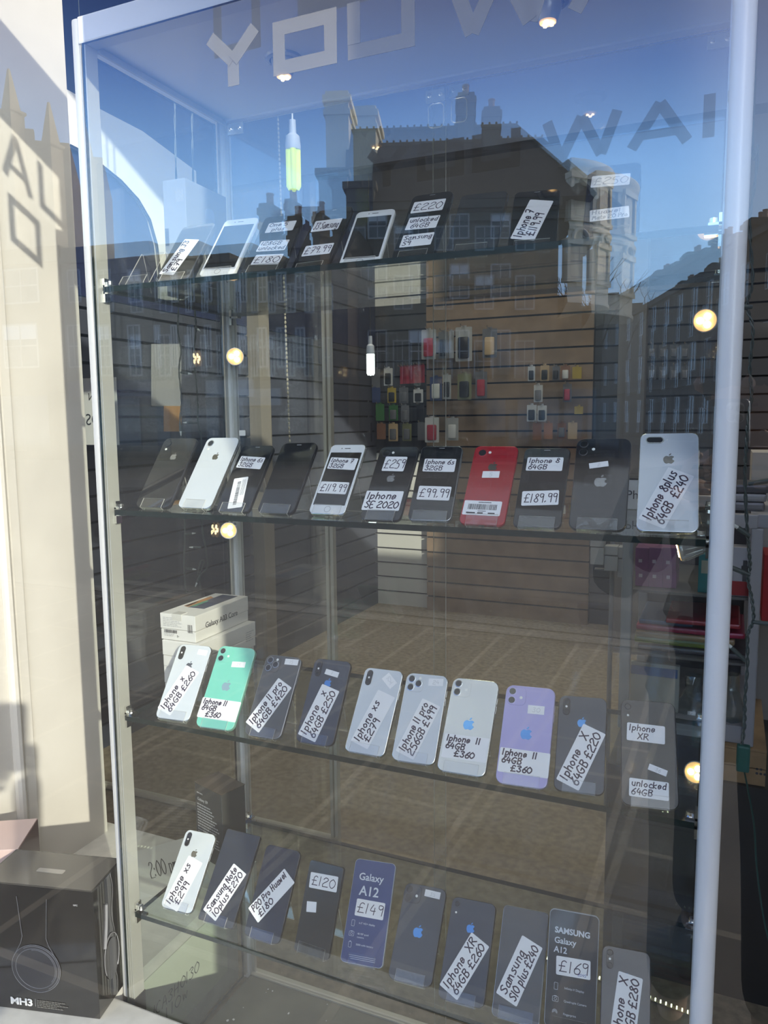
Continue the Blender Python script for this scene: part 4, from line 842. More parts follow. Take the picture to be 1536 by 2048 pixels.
m = MB(); m.tube(smooth_line([tuple(aty(a, b_, .14)) for a, b_ in ((1486, 1532), (1496, 1580), (1508, 1650), (1514, 1740), (1530, 1850), (1560, 1960))], 6), .0013, 6); o = m.build('cable', pbr('green_cable', (.012, .045, .035), .5)); tag(o, 'thin green cable running down from the fairy light plug', 'cable')
m = MB(); bd_ = aty(577, 600, 2.0)
for k in range(75):
    q = aty(556+k*.32, 240+k*8.8, 2.0); m.lathe([(.0005, .009), (.005, .004), (.005, -.004), (.0005, -.009)], Matrix.Translation(q), 6)
m.tube([aty(556, 240, 2.0), Vector((aty(556, 240, 2.0).x, 2.0, 3.6))], .0015, 5); o = m.build('bead_garland', pbr('garland', (.45, .42, .34), .25, metal=.3)); tag(o, 'sparkling bead garland hanging behind the untagged glossy black phone', 'garland')
# ------------------------------------------------------------------ things inside the shop
def cfl(label, px, top, ptop, pbot, y, col, strength, glow):
    a = aty(px, top, y); b0 = aty(px, ptop, y); c = aty(px, pbot, y); r = (b0.z-c.z)*.19
    o = empty('hanging_bulb', label, 'lamp', Matrix.Translation(b0))
    m = MB(); m.tube([(0, 0, a.z-b0.z), (0, 0, 3.6-b0.z)], .0035, 6); m.build('flex', BLACKP if glow else WHTF, o)
    s = (a.z-b0.z); m = MB(); m.lathe([(r*.45, s), (r*.5, s*.55), (r*.95, s*.45), (r*1.08, s*.10), (r*1.0, 0)], n=20); m.build('socket', pbr('lamp_socket', (.62, .66, .72), .4), o, True)
    hh = c.z-b0.z
    for k in range(4):
        t = k*PI/2+.5; x, y_ = r*.62*math.cos(t), r*.62*math.sin(t)
        m = MB(); m.tube([(x, y_, .0), (x, y_, hh*.9), (x*.75, y_*.75, hh*.985)], [r*.40, r*.40, r*.28], 12); m.build('tube', pbr(*col, .4, emit=strength, ecol=col[1]), o, True)
    return o
cfl('lit yellow-green spiral bulb hanging behind the upper left part of the cabinet', 586, 240, 300, 381, 1.6, ('lamp_green', (.60, .74, .0)), .60, False)
cfl('lit white tube bulb hanging on a cord in the middle of the shop', 741, 672, 708, 751, 3.0, ('lamp_white', (.90, 1, .98)), 2.6, True)
HOOK = pbr('hook_steel', (.75, .75, .75), .2, metal=1)
PK = {}
def packmat(c):
    k = 'pack_%02d_%02d_%02d' % tuple(int(v*99) for v in c)
    return pbr(k, c, .35, coat=.25)
def pack(label, x0, x1, y0, y1, y, card, item, group, film=True, hook=True):
    """a hanging retail pack: backing card, goods and (where it shows) its film; the wall hook is a thing of its own"""
    a = aty(x0, y0, y); b_ = aty(x1, y1, y); w = b_.x-a.x; h = a.z-b_.z; c = Vector(((a.x+b_.x)/2, y, b_.z))
    o = empty('accessory_pack', label, 'retail pack', T(c.x, c.y, c.z, random.uniform(-.06, .06)), group)
    m = MB(); m.prism(rr(w, h, w*.06, 3), -.001, .001, Matrix.Translation((0, 0, h/2)) @ FR); m.box(-w*.16, w*.16, -.001, .001, h-.002, h+.010); m.build('card', packmat(card), o)
    if item:
        m = MB(); m.prism(rr(w*.66, h*.62, w*.10, 4), 0, .012, Matrix.Translation((0, -.001, h*.40)) @ FR, bev=.003); m.build('goods', packmat(item), o, True)
    if hook:
        m = MB(); m.tube([(c.x, y+.135, a.z+.006), (c.x, y-.06, a.z+.004), (c.x, y-.066, a.z+.014)], .0035, 6); k = m.build('peg_hook', HOOK); tag(k, 'bright steel peg hook on the slatted shop wall with a pack hanging from it', 'hook', 'peg hooks on the slatted wall')
    return o
YP = YB-.10
G1 = 'phone cases hanging on the brown slatted panel'
RED, BLK, CLR, GLD, BLU, OLV, WHT, GRN, YEL, BRN, GRY = (.34, .03, .05), (.012, .013, .018), (.34, .34, .33), (.50, .36, .20), (.03, .05, .14), (.16, .16, .07), (.55, .55, .53), (.04, .15, .04), (.42, .30, .03), (.22, .10, .05), (.14, .14, .15)
pack('red phone case in a clear pack, leftmost of the top row on the brown panel', 843, 872, 660, 718, YP-.05, CLR, RED, G1)
pack('black phone case in a pack, second of the top row on the brown panel', 877, 896, 664, 717, YP-.05, GRY, BLK, G1)
pack('clear pack peeking out right of the black case in the top row', 897, 908, 662, 716, YP-.02, CLR, None, G1)
pack('large clear pack with a black case, third of the top row on the brown panel', 911, 944, 655, 722, YP-.05, CLR, BLK, G1)
pack('black case with a gold panel, rightmost of the top row on the brown panel', 965, 994, 658, 715, YP-.05, GRY, GLD, G1)
pack('dark blue pack with a white mark, leftmost of the middle row on the brown panel', 860, 884, 754, 801, YP-.05, BLU, WHT, G1)
pack('narrow clear pack next to the dark blue one in the middle row', 886, 902, 750, 798, YP-.05, CLR, BLK, G1)
pack('olive pack in the middle row on the brown panel', 915, 943, 748, 799, YP-.05, OLV, BLK, G1)
pack('dull red case, rightmost of the middle row on the brown panel', 951, 974, 744, 797, YP-.05, GRY, RED, G1)
pack('white and red pack, left of the two in the bottom row on the brown panel', 850, 878, 835, 885, YP-.05, WHT, RED, G1)
pack('clear pack with a pale case, right of the two in the bottom row', 893, 917, 836, 881, YP-.05, CLR, WHT, G1)
for k in range(8):
    pack('one of the thin red packs hanging in a close row left of the brown panel', 800+k*6.2, 806+k*6.2, 734-k*.6, 768-k*.4, YP+.02*(k % 2), RED, None, 'thin red packs in a close row', hook=True)
cols = [(.16, .11, .20), GRY, WHT, GRY, WHT, BLU, YEL, YEL, BLU, GRY, WHT, BLK, WHT, GRY]
nm = {(.16, .11, .20): 'violet', GRY: 'grey', WHT: 'white', BLU: 'dark blue', YEL: 'yellow', BLK: 'black', GRN: 'green', BRN: 'brown', RED: 'red', OLV: 'olive', GLD: 'gold', CLR: 'clear'}
rows_ = [(738, 776, 505, [(.16, .11, .20), GRY, WHT, GRY, WHT, BLU, YEL, YEL, BLU, GRY, WHT, BLK, WHT], 'highest'), (777, 808, 508, [BLU, GRY, WHT, BLU, GRY, BLK, BLU, BLK, WHT, BLU, YEL, GRY, WHT], 'second'), (809, 845, 512, [BLK, GRY, BLU, GRY, GRY, BLU, BLU, RED, BLK, GRN, GRN, GRY, BLK], 'third'), (846, 883, 515, [BLU, BLK, GRY, BLU, GRY, BLK, GRY, BLU, BLK, BRN, GLD, OLV, GRY], 'lowest')]
for y0, y1, xs, cs, rn in rows_:
    for k, c in enumerate(cs):
        x = xs+k*26.5
        if rn == 'highest' and x > 795: continue
        j = random.uniform(-3, 3)
        pack(f'{nm[c]} pack in the {rn} row on the dark wall left of the brown panel', x+j, x+j+random.uniform(14, 20), y0+random.uniform(-2, 2), y1-random.uniform(0, 5), YP, c, BLK if c in (WHT, YEL) else (GRY if k % 3 else None), f'packs in the {rn} row on the dark slatted wall')
G2 = 'packs on the wall right of the brown panel'
for i, (x0, x1, y0, y1, c, it, w) in enumerate(((1056, 1070, 733, 762, WHT, BLK, 'first'), (1081, 1098, 731, 762, GLD, BLK, 'second'), (1105, 1119, 733, 760, GRY, BLK, 'third'), (1122, 1140, 732, 760, BRN, WHT, 'fourth'), (1145, 1163, 734, 757, YEL, None, 'last'))):
    pack(f'{nm[c]} pack, {w} in the upper row on the right part of the brown panel', x0, x1, y0, y1, YP-.05, c, it, G2)
for i, (x0, x1, y0, y1, c, it, l) in enumerate(((1068, 1085, 770, 804, WHT, GRY, 'white boxed charger below the upper row on the right part of the brown panel'), (1126, 1143, 768, 804, GRY, RED, 'grey and red pack right of the white boxed charger'), (1054, 1073, 810, 843, WHT, BLK, 'left of two white packs with a dark slanting item'), (1075, 1093, 811, 843, WHT, BLK, 'right of two white packs with a dark slanting item'), (1149, 1166, 813, 828, YEL, None, 'short yellow pack right of the two white packs'),
    (1066, 1083, 846, 880, BRN, None, 'brown pack, first from the left in the bottom row right of the brown panel'), (1088, 1105, 846, 878, (.34, .15, .06), None, 'rust brown pack, second in the bottom row right of the brown panel'), (1115, 1132, 846, 877, BRN, GRY, 'brown pack with a grey item, third in the bottom row'), (1136, 1154, 845, 878, GLD, None, 'pale gold pack, last of the bottom row right of the brown panel'))):
    pack(l, x0, x1, y0, y1, YP-.05, c, it, G2)
for k in range(4):
    for r_, y0 in (('upper', 690), ('lower', 733)):
        pack(f'dim pack right of the grey column, {("first","second","third","last")[k]} of the {r_} row', 1296+k*22, 1312+k*22, y0, y0+26, YP, (.10, .10, .10), GRY, f'dim packs in the {r_} row right of the grey column')
# white sheets, sign and notice on the left
m = MB(); 
a, b_ = aty(163, 757, .86), aty(239, 890, .86); w, h = b_.x-a.x, a.z-b_.z
m.box(-w*.62, w*.5, -.002, 0, -h/2, h/2); o = m.build('open_closed_sign', pbr('sign_white', (.70, .70, .70), .6)); o.location = ((a.x+b_.x)/2, .86, (a.z+b_.z)/2); m2 = MB(); m2.tube([(0, -.001, h/2), (0, -.001, 3.6-o.location.z)], .0012, 5); m2.build('string', WIRE, o); tag(o, 'white sign with reversed OPEN and CLOSED letters behind the cabinet\'s left post', 'sign')
for txt, x, z, s in (('OPEN', w*.30, h*.17, .034), ('CLOSED', w*.47, -h*.20, .052)):
    text_mesh(txt, s, PRINT, o, Matrix.Translation((x, -.0032, z)) @ FR @ Matrix.Diagonal((-1, 1, 1, 1)))
def wallsheet(label, x0, x1, y0, y1, mat, name='paper_sheet', cat='paper'):
    P = [atx(*q, -1.293) for q in ((x0, y0), (x1, y0), (x1, y1), (x0, y1))]; m = MB(); m.loops([[p for p in P], [p+Vector((.002, 0, 0)) for p in P]]); o = m.build(name, mat); tag(o, label, cat)
wallsheet('white paper sheet pinned to the side wall behind the left glass', 302, 362, 688, 812, pbr('sheet_grey', (.26, .26, .26), .7))
wallsheet('orange-brown notice below the white sheet on the side wall', 327, 362, 812, 863, pbr('notice', (.30, .15, .03), .7), 'notice', 'notice')
# second display case at the back right: posts, top, shelves, and goods on them
YC = .80
A = aty(1258, 1045, YC); Bq = aty(1516, 1045, YC); zb = aty(1500, 1490, YC).z; zt2 = A.z
dc = empty('display_case', 'grey-framed low display case behind the right post, filled with boxes and packets', 'display case', Matrix.Translation(((A.x+Bq.x)/2, YC, zb))); R0 = Vector(((A.x+Bq.x)/2, YC, zb))
CASEM = pbr('case_grey', (.30, .30, .31), .4)
for x, y in ((A.x, YC), (Bq.x, YC), (A.x, YC+.4), (Bq.x+.0, YC+.4)):
    m = MB(); m.box(x-.012, x+.012, y-.012, y+.012, zb, zt2, bev=.003); wp(m, 'post', CASEM, dc, R0)
for x0, x1, y0, y1 in ((A.x, Bq.x, YC-.014, YC+.014), (A.x, Bq.x, YC+.386, YC+.414), (Bq.x-.014, Bq.x+.03, YC, YC+.4)):
    m = MB(); m.box(x0, x1, y0, y1, zt2, zt2+.030, bev=.002); wp(m, 'top_frame', CASEM, dc, R0)
m = MB(); m.box(A.x, Bq.x, YC, YC+.4, zb, zb+.04); wp(m, 'base', CASEM, dc, R0)
zs1 = aty(1300, 1185, YC).z; zs2 = aty(1300, 1312, YC).z
for z in (zs1, zs2):
    m = MB(); m.box(A.x+.012, Bq.x-.012, YC+.012, YC+.388, z-.004, z+.002); wp(m, 'shelf', pbr('case_shelf', (.12, .12, .12), .3), dc, R0)
m = MB(); m.box(A.x, Bq.x, YC+.40, YC+.405, zb+.04, zt2); wp(m, 'back_panel', DARKW, dc, R0)
def bx(name, label, x0, x1, y0, y1, y, d, mat, group=None, cat='box', zfloor=None):
    a = aty(x0, y0, y); b_ = aty(x1, y1, y); zf = b_.z if zfloor is None else zfloor
    m = MB(); m.box(0, b_.x-a.x, 0, d, 0, a.z-zf, bev=.001); o = m.build(name, mat); o.location = (a.x, y, zf); return tag(o, label, cat, group)
VIO = pbr('violet_box', (.22, .075, .19), .4); MIW = pbr('mi_mark', (.55, .45, .52), .5)
for r_, (y0, y1) in enumerate(((1095, 1142), (1142, 1183))):
    for c in range(3):
        o = bx('violet_box', f'violet box with a white square mark, {("left", "middle", "right")[c]} of the {("upper", "lower")[r_]} three in the display case', 1271+c*27.5, 1297+c*27.5, y0, y1, YC+.05, .10, VIO, 'violet boxes in the display case', zfloor=(zs1+.003) if r_ else aty(1270, 1142, YC+.05).z)
        m = MB(); w = .030; m.box(.008, .016, -.0014, 0, .022, .030); m.build('mark', MIW, o)
b_ = aty(1405, 1105, YC+.04); o = bx('teal_box', 'teal box with a small picture panel in the display case beside the right post', 1398, 1430, 1108, 1186, YC+.03, .06, pbr('teal_card', (.02, .16, .17), .4), zfloor=zs1+.003)
m = MB(); m.box(.006, .034, -.0014, 0, .045, .075); m.build('panel', pbr('teal_panel', (.30, .30, .24), .5), o)
o = bx('watch_box', 'white and red box with a picture of a dark watch, right of the right post', 1458, 1500, 1094, 1194, YC+.02, .05, pbr('watch_card', (.36, .36, .38), .4), zfloor=zs1+.003)
m = MB(); m.box(.0, .056, -.0014, 0, .002, .034); m.build('red_band', pbr('red_band', (.25, .015, .02), .4), o)
m = MB(); m.box(.030, .038, -.0016, 0, .035, .082); m.box(.027, .041, -.0022, 0, .050, .070, bev=.0006); m.build('picture', PRINT, o)
z = zs2+.004
for lab, col, x0, x1, h, dy in (('dark grey packet at the bottom of the pile in the display case', (.06, .06, .07), 1275, 1500, .013, 0), ('lime green packet low in the pile in the display case', (.17, .22, .03), 1268, 1420, .016, .01), ('tan packet in the middle of the pile in the display case', (.26, .19, .10), 1270, 1470, .014, .0), ('crimson packet in the pile in the display case, on the tan one', (.30, .015, .06), 1271, 1490, .013, .01), ('blue packet near the top of the pile in the display case', (.04, .09, .19), 1276, 1385, .010, .02), ('red packet on top of the pile in the display case', (.30, .02, .03), 1330, 1480, .011, .0)):
    a = aty(x0, 1280, YC+.03+dy); b_ = aty(x1, 1280, YC+.03+dy); m = MB(); m.box(0, b_.x-a.x, 0, .2, 0, h, bev=h*.35); o = m.build('packet', packmat(col)); o.location = (a.x, YC+.03+dy, z); tag(o, lab, 'packet', 'packets piled in the display case'); z += h+.001
o = bx('catalogue', 'pale catalogue with a blue band standing at the bottom of the display case', 1262, 1356, 1322, 1436, YC+.03, .012, pbr('catalogue', (.30, .31, .29), .5), cat='catalogue', zfloor=zb+.041)
m = MB(); hh = aty(1300, 1322, YC+.03).z-zb-.041; m.box(.0005, aty(1356, 1400, YC+.03).x-aty(1262, 1400, YC+.03).x-.0005, -.0014, 0, hh*.70, hh*.88); m.build('blue_band', pbr('blue_band', (.03, .09, .24), .5), o)
# clear bags beside it
BAG = glass('bag_film', .10, (.80, .84, .84), gcol=(.9, .95, 1), rough=.12)
def bag(label, px, py, w, h, y):
    p = aty(px, py, y); rb = random.Random(px); m = MB(); R = []
    for j in range(7):
        t = j/6; r0 = w*(.5+.12*math.sin(t*7)+rb.uniform(-.05, .05))*(1-.55*t*t); R.append([Vector((r0*math.cos(a)*(1+rb.uniform(-.18, .18)), .020*math.sin(a)*(1+rb.uniform(-.3, .3)), h*t)) for a in [k*2*PI/12 for k in range(12)]])
    m.loops(R); o = m.build('plastic_bag', BAG, None, True); o.location = p; tag(o, label, 'bag')
bag('crumpled clear bag on the floor of the display case, right of the catalogue', 1385, 1432, .07, .10, YC+.05)
bag('crumpled clear bag right of the right post in the display case', 1462, 1440, .05, .11, YC+.03)
o = bx('card_slip', 'white card slip at the foot of the clear bag in the display case', 1375, 1391, 1422, 1434, YC+.03, .002, LABEL, cat='card')
zc = zt2+.030
for k, (lab, h, col) in enumerate((('grey packaged cable at the bottom of the pile on the display case', .020, (.16, .16, .17)), ('pale packaged cable in the middle of the pile on the display case', .018, (.26, .26, .27)), ('dark packaged cable on top of the pile on the display case', .020, (.07, .07, .08)))):
    a = aty(1446+k*3, 1030, YC+.06); m = MB(); m.box(0, .085, 0, .15, 0, h, bev=h*.3); o = m.build('cable_pack', packmat(col)); o.location = (a.x, YC+.06, zc); tag(o, lab, 'packet', 'packaged cables on the display case'); zc += h+.001
o = bx('white_carton', 'plain off-white carton behind the display case at the right edge', 1505, 1600, 905, 1045, YC+.42, .2, pbr('plain_carton', (.34, .33, .30), .6), zfloor=FLOOR+.3)
o = bx('red_bag', 'red bag at the right edge beside the display case', 1529, 1600, 1110, 1245, YC+.1, .12, pbr('red_cloth', (.34, .01, .012), .6), cat='bag', zfloor=aty(1529, 1245, YC+.1).z)
# wooden crate under the case
a = aty(1446, 1494, YC-.02); b_ = aty(1530, 1575, YC-.02)
cr_ = empty('wooden_crate', 'pale wooden crate under the display case at the right edge', 'crate', Matrix.Translation((a.x, YC-.02, b_.z))); WOOD = pbr('crate_wood', (.36, .24, .12), .6, noise=.35, nscale=12); w = b_.x-a.x; h = a.z-b_.z
for k in range(2):
    m = MB(); m.box(0, w, 0, .015, k*h/2+.001, (k+1)*h/2-.001, bev=.001); m.build('board', WOOD, cr_)
for x in (0, w-.015):
    m = MB(); m.box(x, x+.015, .016, .35, 0, h, bev=.001); m.build('side_board', WOOD, cr_)
m = MB(); m.box(.0, w, .0, .35, h, h+.004); m.build('top_board', WOOD, cr_)
for k in range(5):
    m = MB(); m.lathe([(.003, 0), (.002, -.001)], Matrix.Translation((w*.80+.008*(k % 3), -.0005, h*.38+.010*(k//3))) @ Matrix.Rotation(PI/2, 4, 'X'), 8); m.build('nail_hole', PRINT, cr_)
b2 = FLOOR; m = MB(); m.box(0, .46, 0, .44, 0, b_.z-FLOOR); o = m.build('plinth', pbr('plinth_dark', (.03, .028, .025), .6)); o.location = (a.x-.25, YC-.03, FLOOR); tag(o, 'dark low plinth carrying the wooden crate and the display case', 'plinth')
# small white boxes hung left of the case
for r_ in range(2):
    for c in range(3):
        x0 = (1181, 1209, 1236)[c]; y0 = ((1062, 1092, 1094), (1095, 1112, 1118))[r_][c]; y1 = ((1094, 1111, 1117), (1130, 1143, 1156))[r_][c]
        bx('white_box', f'small plain white box, {("left", "middle", "right")[c]} of the {("upper", "lower")[r_]} three hung left of the display case', x0, x0+26, y0 if c else y0, y1, 1.5+.01*c, .05, pbr('plain_white', (.33, .33, .32), .55), 'small white boxes left of the display case')
ps_ = aty(1225, 1100, 1.58); m = MB(); m.tube([(0, 0, 0), (0, 0, aty(1225, 1058, 1.58).z-FLOOR)], .008, 8)
for q in (1066, 1100, 1120, 1140): z = aty(1225, q, 1.57).z-FLOOR; m.box(-.055, .055, -.022, .0, z-.002, z+.002)
o = m.build('box_stand', CASEM); o.location = (ps_.x, 1.58+.005, FLOOR); tag(o, 'slim grey stand carrying the six small plain white boxes', 'stand')
# glass partition posts further back on the left
p0 = aty(648, 600, 1.0)
gp = empty('glass_partition', 'slim cream-framed glass partition standing behind the left part of the cabinet', 'partition', Matrix.Translation((p0.x, 1.0, FLOOR))); G0 = Vector((p0.x, 1.0, FLOOR))
for dx in (0, .016):
    m = MB(); m.box(p0.x+dx-.005, p0.x+dx+.005, .99, 1.01, FLOOR, aty(648, 575, 1.0).z); wp(m, 'post', pbr('cream_post', (.42, .40, .34), .4), gp, G0)
m = MB(); f = m.box(-1.25, p0.x-.006, .998, 1.002, FLOOR+.02, aty(648, 580, 1.0).z); wp(m, 'pane', glass('partition_glass', .03, (.95, .96, .96)), gp, G0)
m = MB(); m.box(-1.25, p0.x+.02, .99, 1.01, FLOOR, FLOOR+.018); wp(m, 'bottom_rail', MAT['cream_post'], gp, G0)

# lit dots on the floor behind the cabinet, standing in for a reflection, and flakes of paint on the cabinet's base
A = atz(1055, 1903, FLOOR+.004); Bq = atz(1392, 2033, FLOOR+.004); ls = empty('reflection_strip', 'strip of small lit dots standing in for a reflection, behind the cabinet, lower right', 'reflection strip', Matrix.Translation(A)); dv = Bq-A
m = MB(); u = dv.normalized(); v = Vector((-u.y, u.x, 0)); m.loops([[p for p in (A*0-v*.006, A*0+v*.006, A*0+v*.006+Vector((0, 0, .002)), A*0-v*.006+Vector((0, 0, .002)))], [dv+p for p in (-v*.006, v*.006, v*.006+Vector((0, 0, .002)), -v*.006+Vector((0, 0, .002)))]]); m.build('tape', pbr('strip_tape', (.10, .09, .06), .6), ls)
DOT = pbr('strip_dot', (1, .95, .75), .4, emit=4, ecol=(1, .94, .70))
for k in range(34):
    c = dv*(k+.5)/34; m = MB(); m.box(c.x-.0014, c.x+.0014, c.y-.004, c.y+.004, .0022, .005); m.build('reflection_dot', DOT, ls)
m = MB(); rb = random.Random(9)
for k in range(150):
    x, y = rb.uniform(.03, .95), rb.uniform(.03, .36); r = rb.uniform(.001, .0035); m.prism([(x+r*math.cos(a)*rb.uniform(.5, 1.2), y+r*math.sin(a)*rb.uniform(.5, 1.2)) for a in (0, 1.2, 2.5, 3.8, 5.1)], FLOOR+.0183, FLOOR+.0195)
o = m.build('paint_flakes', LABEL); tag(o, 'white flecks of paint and dust scattered on the cabinet base', 'flakes', kind='stuff')
# ------------------------------------------------------------------ the street that the window mirrors
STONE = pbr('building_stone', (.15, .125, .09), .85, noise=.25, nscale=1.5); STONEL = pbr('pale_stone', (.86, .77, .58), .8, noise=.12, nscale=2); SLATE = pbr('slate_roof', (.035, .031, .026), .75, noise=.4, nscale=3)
BRICKD = pbr('dark_brick', (.09, .066, .047), .9, noise=.3, nscale=4); GLASSD = pbr('street_window', (.02, .025, .03), .05, coat=.5); SASH = pbr('sash_white', (.42, .41, .38), .5); BLIND = pbr('blind', (.75, .75, .74), .7); POT = pbr('chimney_pot', (.34, .20, .13), .8)
def vdir(px, py): return ray(px, py)
def mir(P): return Vector((P.x, 2*YW-P.y, P.z))
class Block:
    """a building laid out on its own facade plane: a along the front, b away from the street, z up"""
    def __init__(s, px, py, dist, ang):
        s.o = CAM + vdir(px, py)*dist; s.u = Vector((math.cos(ang), math.sin(ang), 0)); s.n = Vector((-math.sin(ang), math.cos(ang), 0))
    def L(s, px, py, b=0):
        d = vdir(px, py); P0 = s.o+s.n*b; t = (P0-CAM).dot(s.n)/d.dot(s.n); P = CAM+d*t; return (P-s.o).dot(s.u), P.z
    def w(s, a, b, z):
        P = s.o+s.u*a+s.n*b; return mir(Vector((P.x, P.y, z)))
    def box(s, m, a0, a1, b0, b1, z0, z1):
        V = [m.v(s.w(a, b, z)) for z in (z0, z1) for b in (b0, b1) for a in (a0, a1)]
        for q in ((0,2,3,1),(4,5,7,6),(0,1,5,4),(2,6,7,3),(0,4,6,2),(1,3,7,5)): m.face([V[i] for i in q])
GZ = -.1
def sashwin(B, parent, a0, a1, z0, z1, b=0, glass_=None, blind=0, fr=.07):
    m = MB(); f = fr
    for q in ((a0, a1, z0, z0+f), (a0, a1, z1-f, z1), (a0, a0+f, z0, z1), (a1-f, a1, z0, z1), (a0, a1, (z0+z1)/2-f*.4, (z0+z1)/2+f*.4), ((a0+a1)/2-f*.3, (a0+a1)/2+f*.3, z0, z1)): B.box(m, q[0], q[1], b-.06, b, q[2], q[3])
    w = m.build('window', SASH, parent); m = MB(); B.box(m, a0, a1, b-.02, b-.005, z0, z1); m.build('pane', glass_ or GLASSD, w)
    if blind: m = MB(); B.box(m, a0+f, a1-f, b-.035, b-.022, z1-(z1-z0)*blind, z1); m.build('blind', BLIND, w)
    return w
def house(name, label, cat='building', group=None):
    o = bpy.data.objects.new(name, None); COL.objects.link(o); o.empty_display_size = .5; return tag(o, label, cat, group)
def chimney(B, parent, a0, a1, b0, b1, z0, z1, pots, mat):
    m = MB(); B.box(m, a0, a1, b0, b1, z0, z1-.5); e = (a1-a0)*.09; B.box(m, a0-e, a1+e, b0-e, b1+e, z1-1.1, z1-.85); B.box(m, a0-e*1.3, a1+e*1.3, b0-e*1.3, b1+e*1.3, z1-.5, z1-.2); B.box(m, a0, a1, b0, b1, z1-.2, z1)
    c = m.build('chimney', mat, parent)
    for k in range(pots):
        a = a0+(a1-a0)*(k+.5)/pots; P = B.w(a, (b0+b1)/2, z1); m = MB(); m.lathe([(.17, 0), (.15, .45), (.19, .5), (.16, .55)], Matrix.Translation(P), 12); m.build('chimney_pot', POT, c, True)
# main building with the hipped slate roof and the round corner turret
B = Block(940, 400, 34, .35); H = house('corner_building', 'stone corner building with slate hip roof and round turret, mirrored in the window')
a0 = B.L(694, 450)[0]; a1 = B.L(1118, 430)[0]; ze = B.L(940, 402)[1]
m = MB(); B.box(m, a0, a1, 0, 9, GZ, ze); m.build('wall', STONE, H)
m = MB(); B.box(m, a0-.2, a1+.1, -.28, 0, ze-.35, ze); B.box(m, a0-.1, a1, -.15, 0, ze-3.6, ze-3.35); B.box(m, a0-.1, a1, -.2, 0, GZ+3.6, GZ+3.9); m.build('cornice', STONE, H)
R0a, zr = B.L(694, 265, 4.5); R1a, _ = B.L(1034, 262, 4.5); ov = .35
m = MB(); V = [B.w(a0-.1, -ov, ze), B.w(a1+1.5, -ov, ze), B.w(a1+1.5, 9+ov, ze), B.w(a0-.1, 9+ov, ze), B.w(R0a, 4.5, zr), B.w(R1a, 4.5, zr)]
V = [m.v(p) for p in V]; [m.face([V[i] for i in q]) for q in ((0, 1, 5, 4), (1, 2, 5), (2, 3, 4, 5), (3, 0, 4), (0, 3, 2, 1))]; m.build('roof', SLATE, H)
m = MB(); m.tube([B.w(R0a, 4.5, zr+.05), B.w(R1a, 4.5, zr+.05)], .10, 8); m.tube([B.w(R1a, 4.5, zr+.03), B.w(a1+1.5, -ov, ze+.05)], .08, 8)
for k in range(26): P = B.w(R0a+(R1a-R0a)*k/25, 4.5, zr+.14); m.tube([P, P+Vector((0, 0, .10))], .05, 6)
m.build('ridge', STONE, H)
for r_, (t, bt) in enumerate(((428, 478), (528, 598), (660, 745))):
    for k in range(5):
        x = 735+k*82; (wa, wz1), (wb, wz0) = B.L(x, t), B.L(x+40, bt)
        if wb < a1-.8: sashwin(B, H, wa, wb, wz0, wz1, 0, blind=.3 if (k+r_) % 3 == 0 else 0)
for k in range(4):
    x = 720+k*105; (wa, wz1), (wb, wz0) = B.L(x, 800), B.L(x+80, 905)
    m = MB(); B.box(m, wa, wb, -.10, 0, max(wz0, GZ+.3), wz1); m.build('shop_window', GLASSD, H)
# turret: stacked round mouldings on a cylinder
tc_, tr = B.L(1073, 430, 3.55)[0], 140*(34+3.3)/F_PX*1.01; tb = 3.55
zq = lambda y: B.L(1163, y, tb)[1]
prof = [(tr*.5, zq(665)), (tr*.85, zq(640)), (tr*.97, zq(628)), (tr*1.02, zq(624)), (tr*1.02, zq(618)), (tr, zq(614)), (tr, zq(492)), (tr*1.025, zq(490)), (tr*1.035, zq(484)), (tr*1.01, zq(478)), (tr, zq(474)), (tr, zq(400)), (tr*1.015, zq(394)), (tr*1.02, zq(386)), (tr*1.01, zq(382)), (tr*1.05, zq(372)), (tr*1.06, zq(365)), (tr*1.05, zq(361)), (tr*.9, zq(360)), (.05, zq(359.5))]
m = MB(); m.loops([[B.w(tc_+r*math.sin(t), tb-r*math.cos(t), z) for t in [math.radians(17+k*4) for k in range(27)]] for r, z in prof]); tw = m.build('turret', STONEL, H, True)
def vec2(a, b): return B.w(a, b, 0)
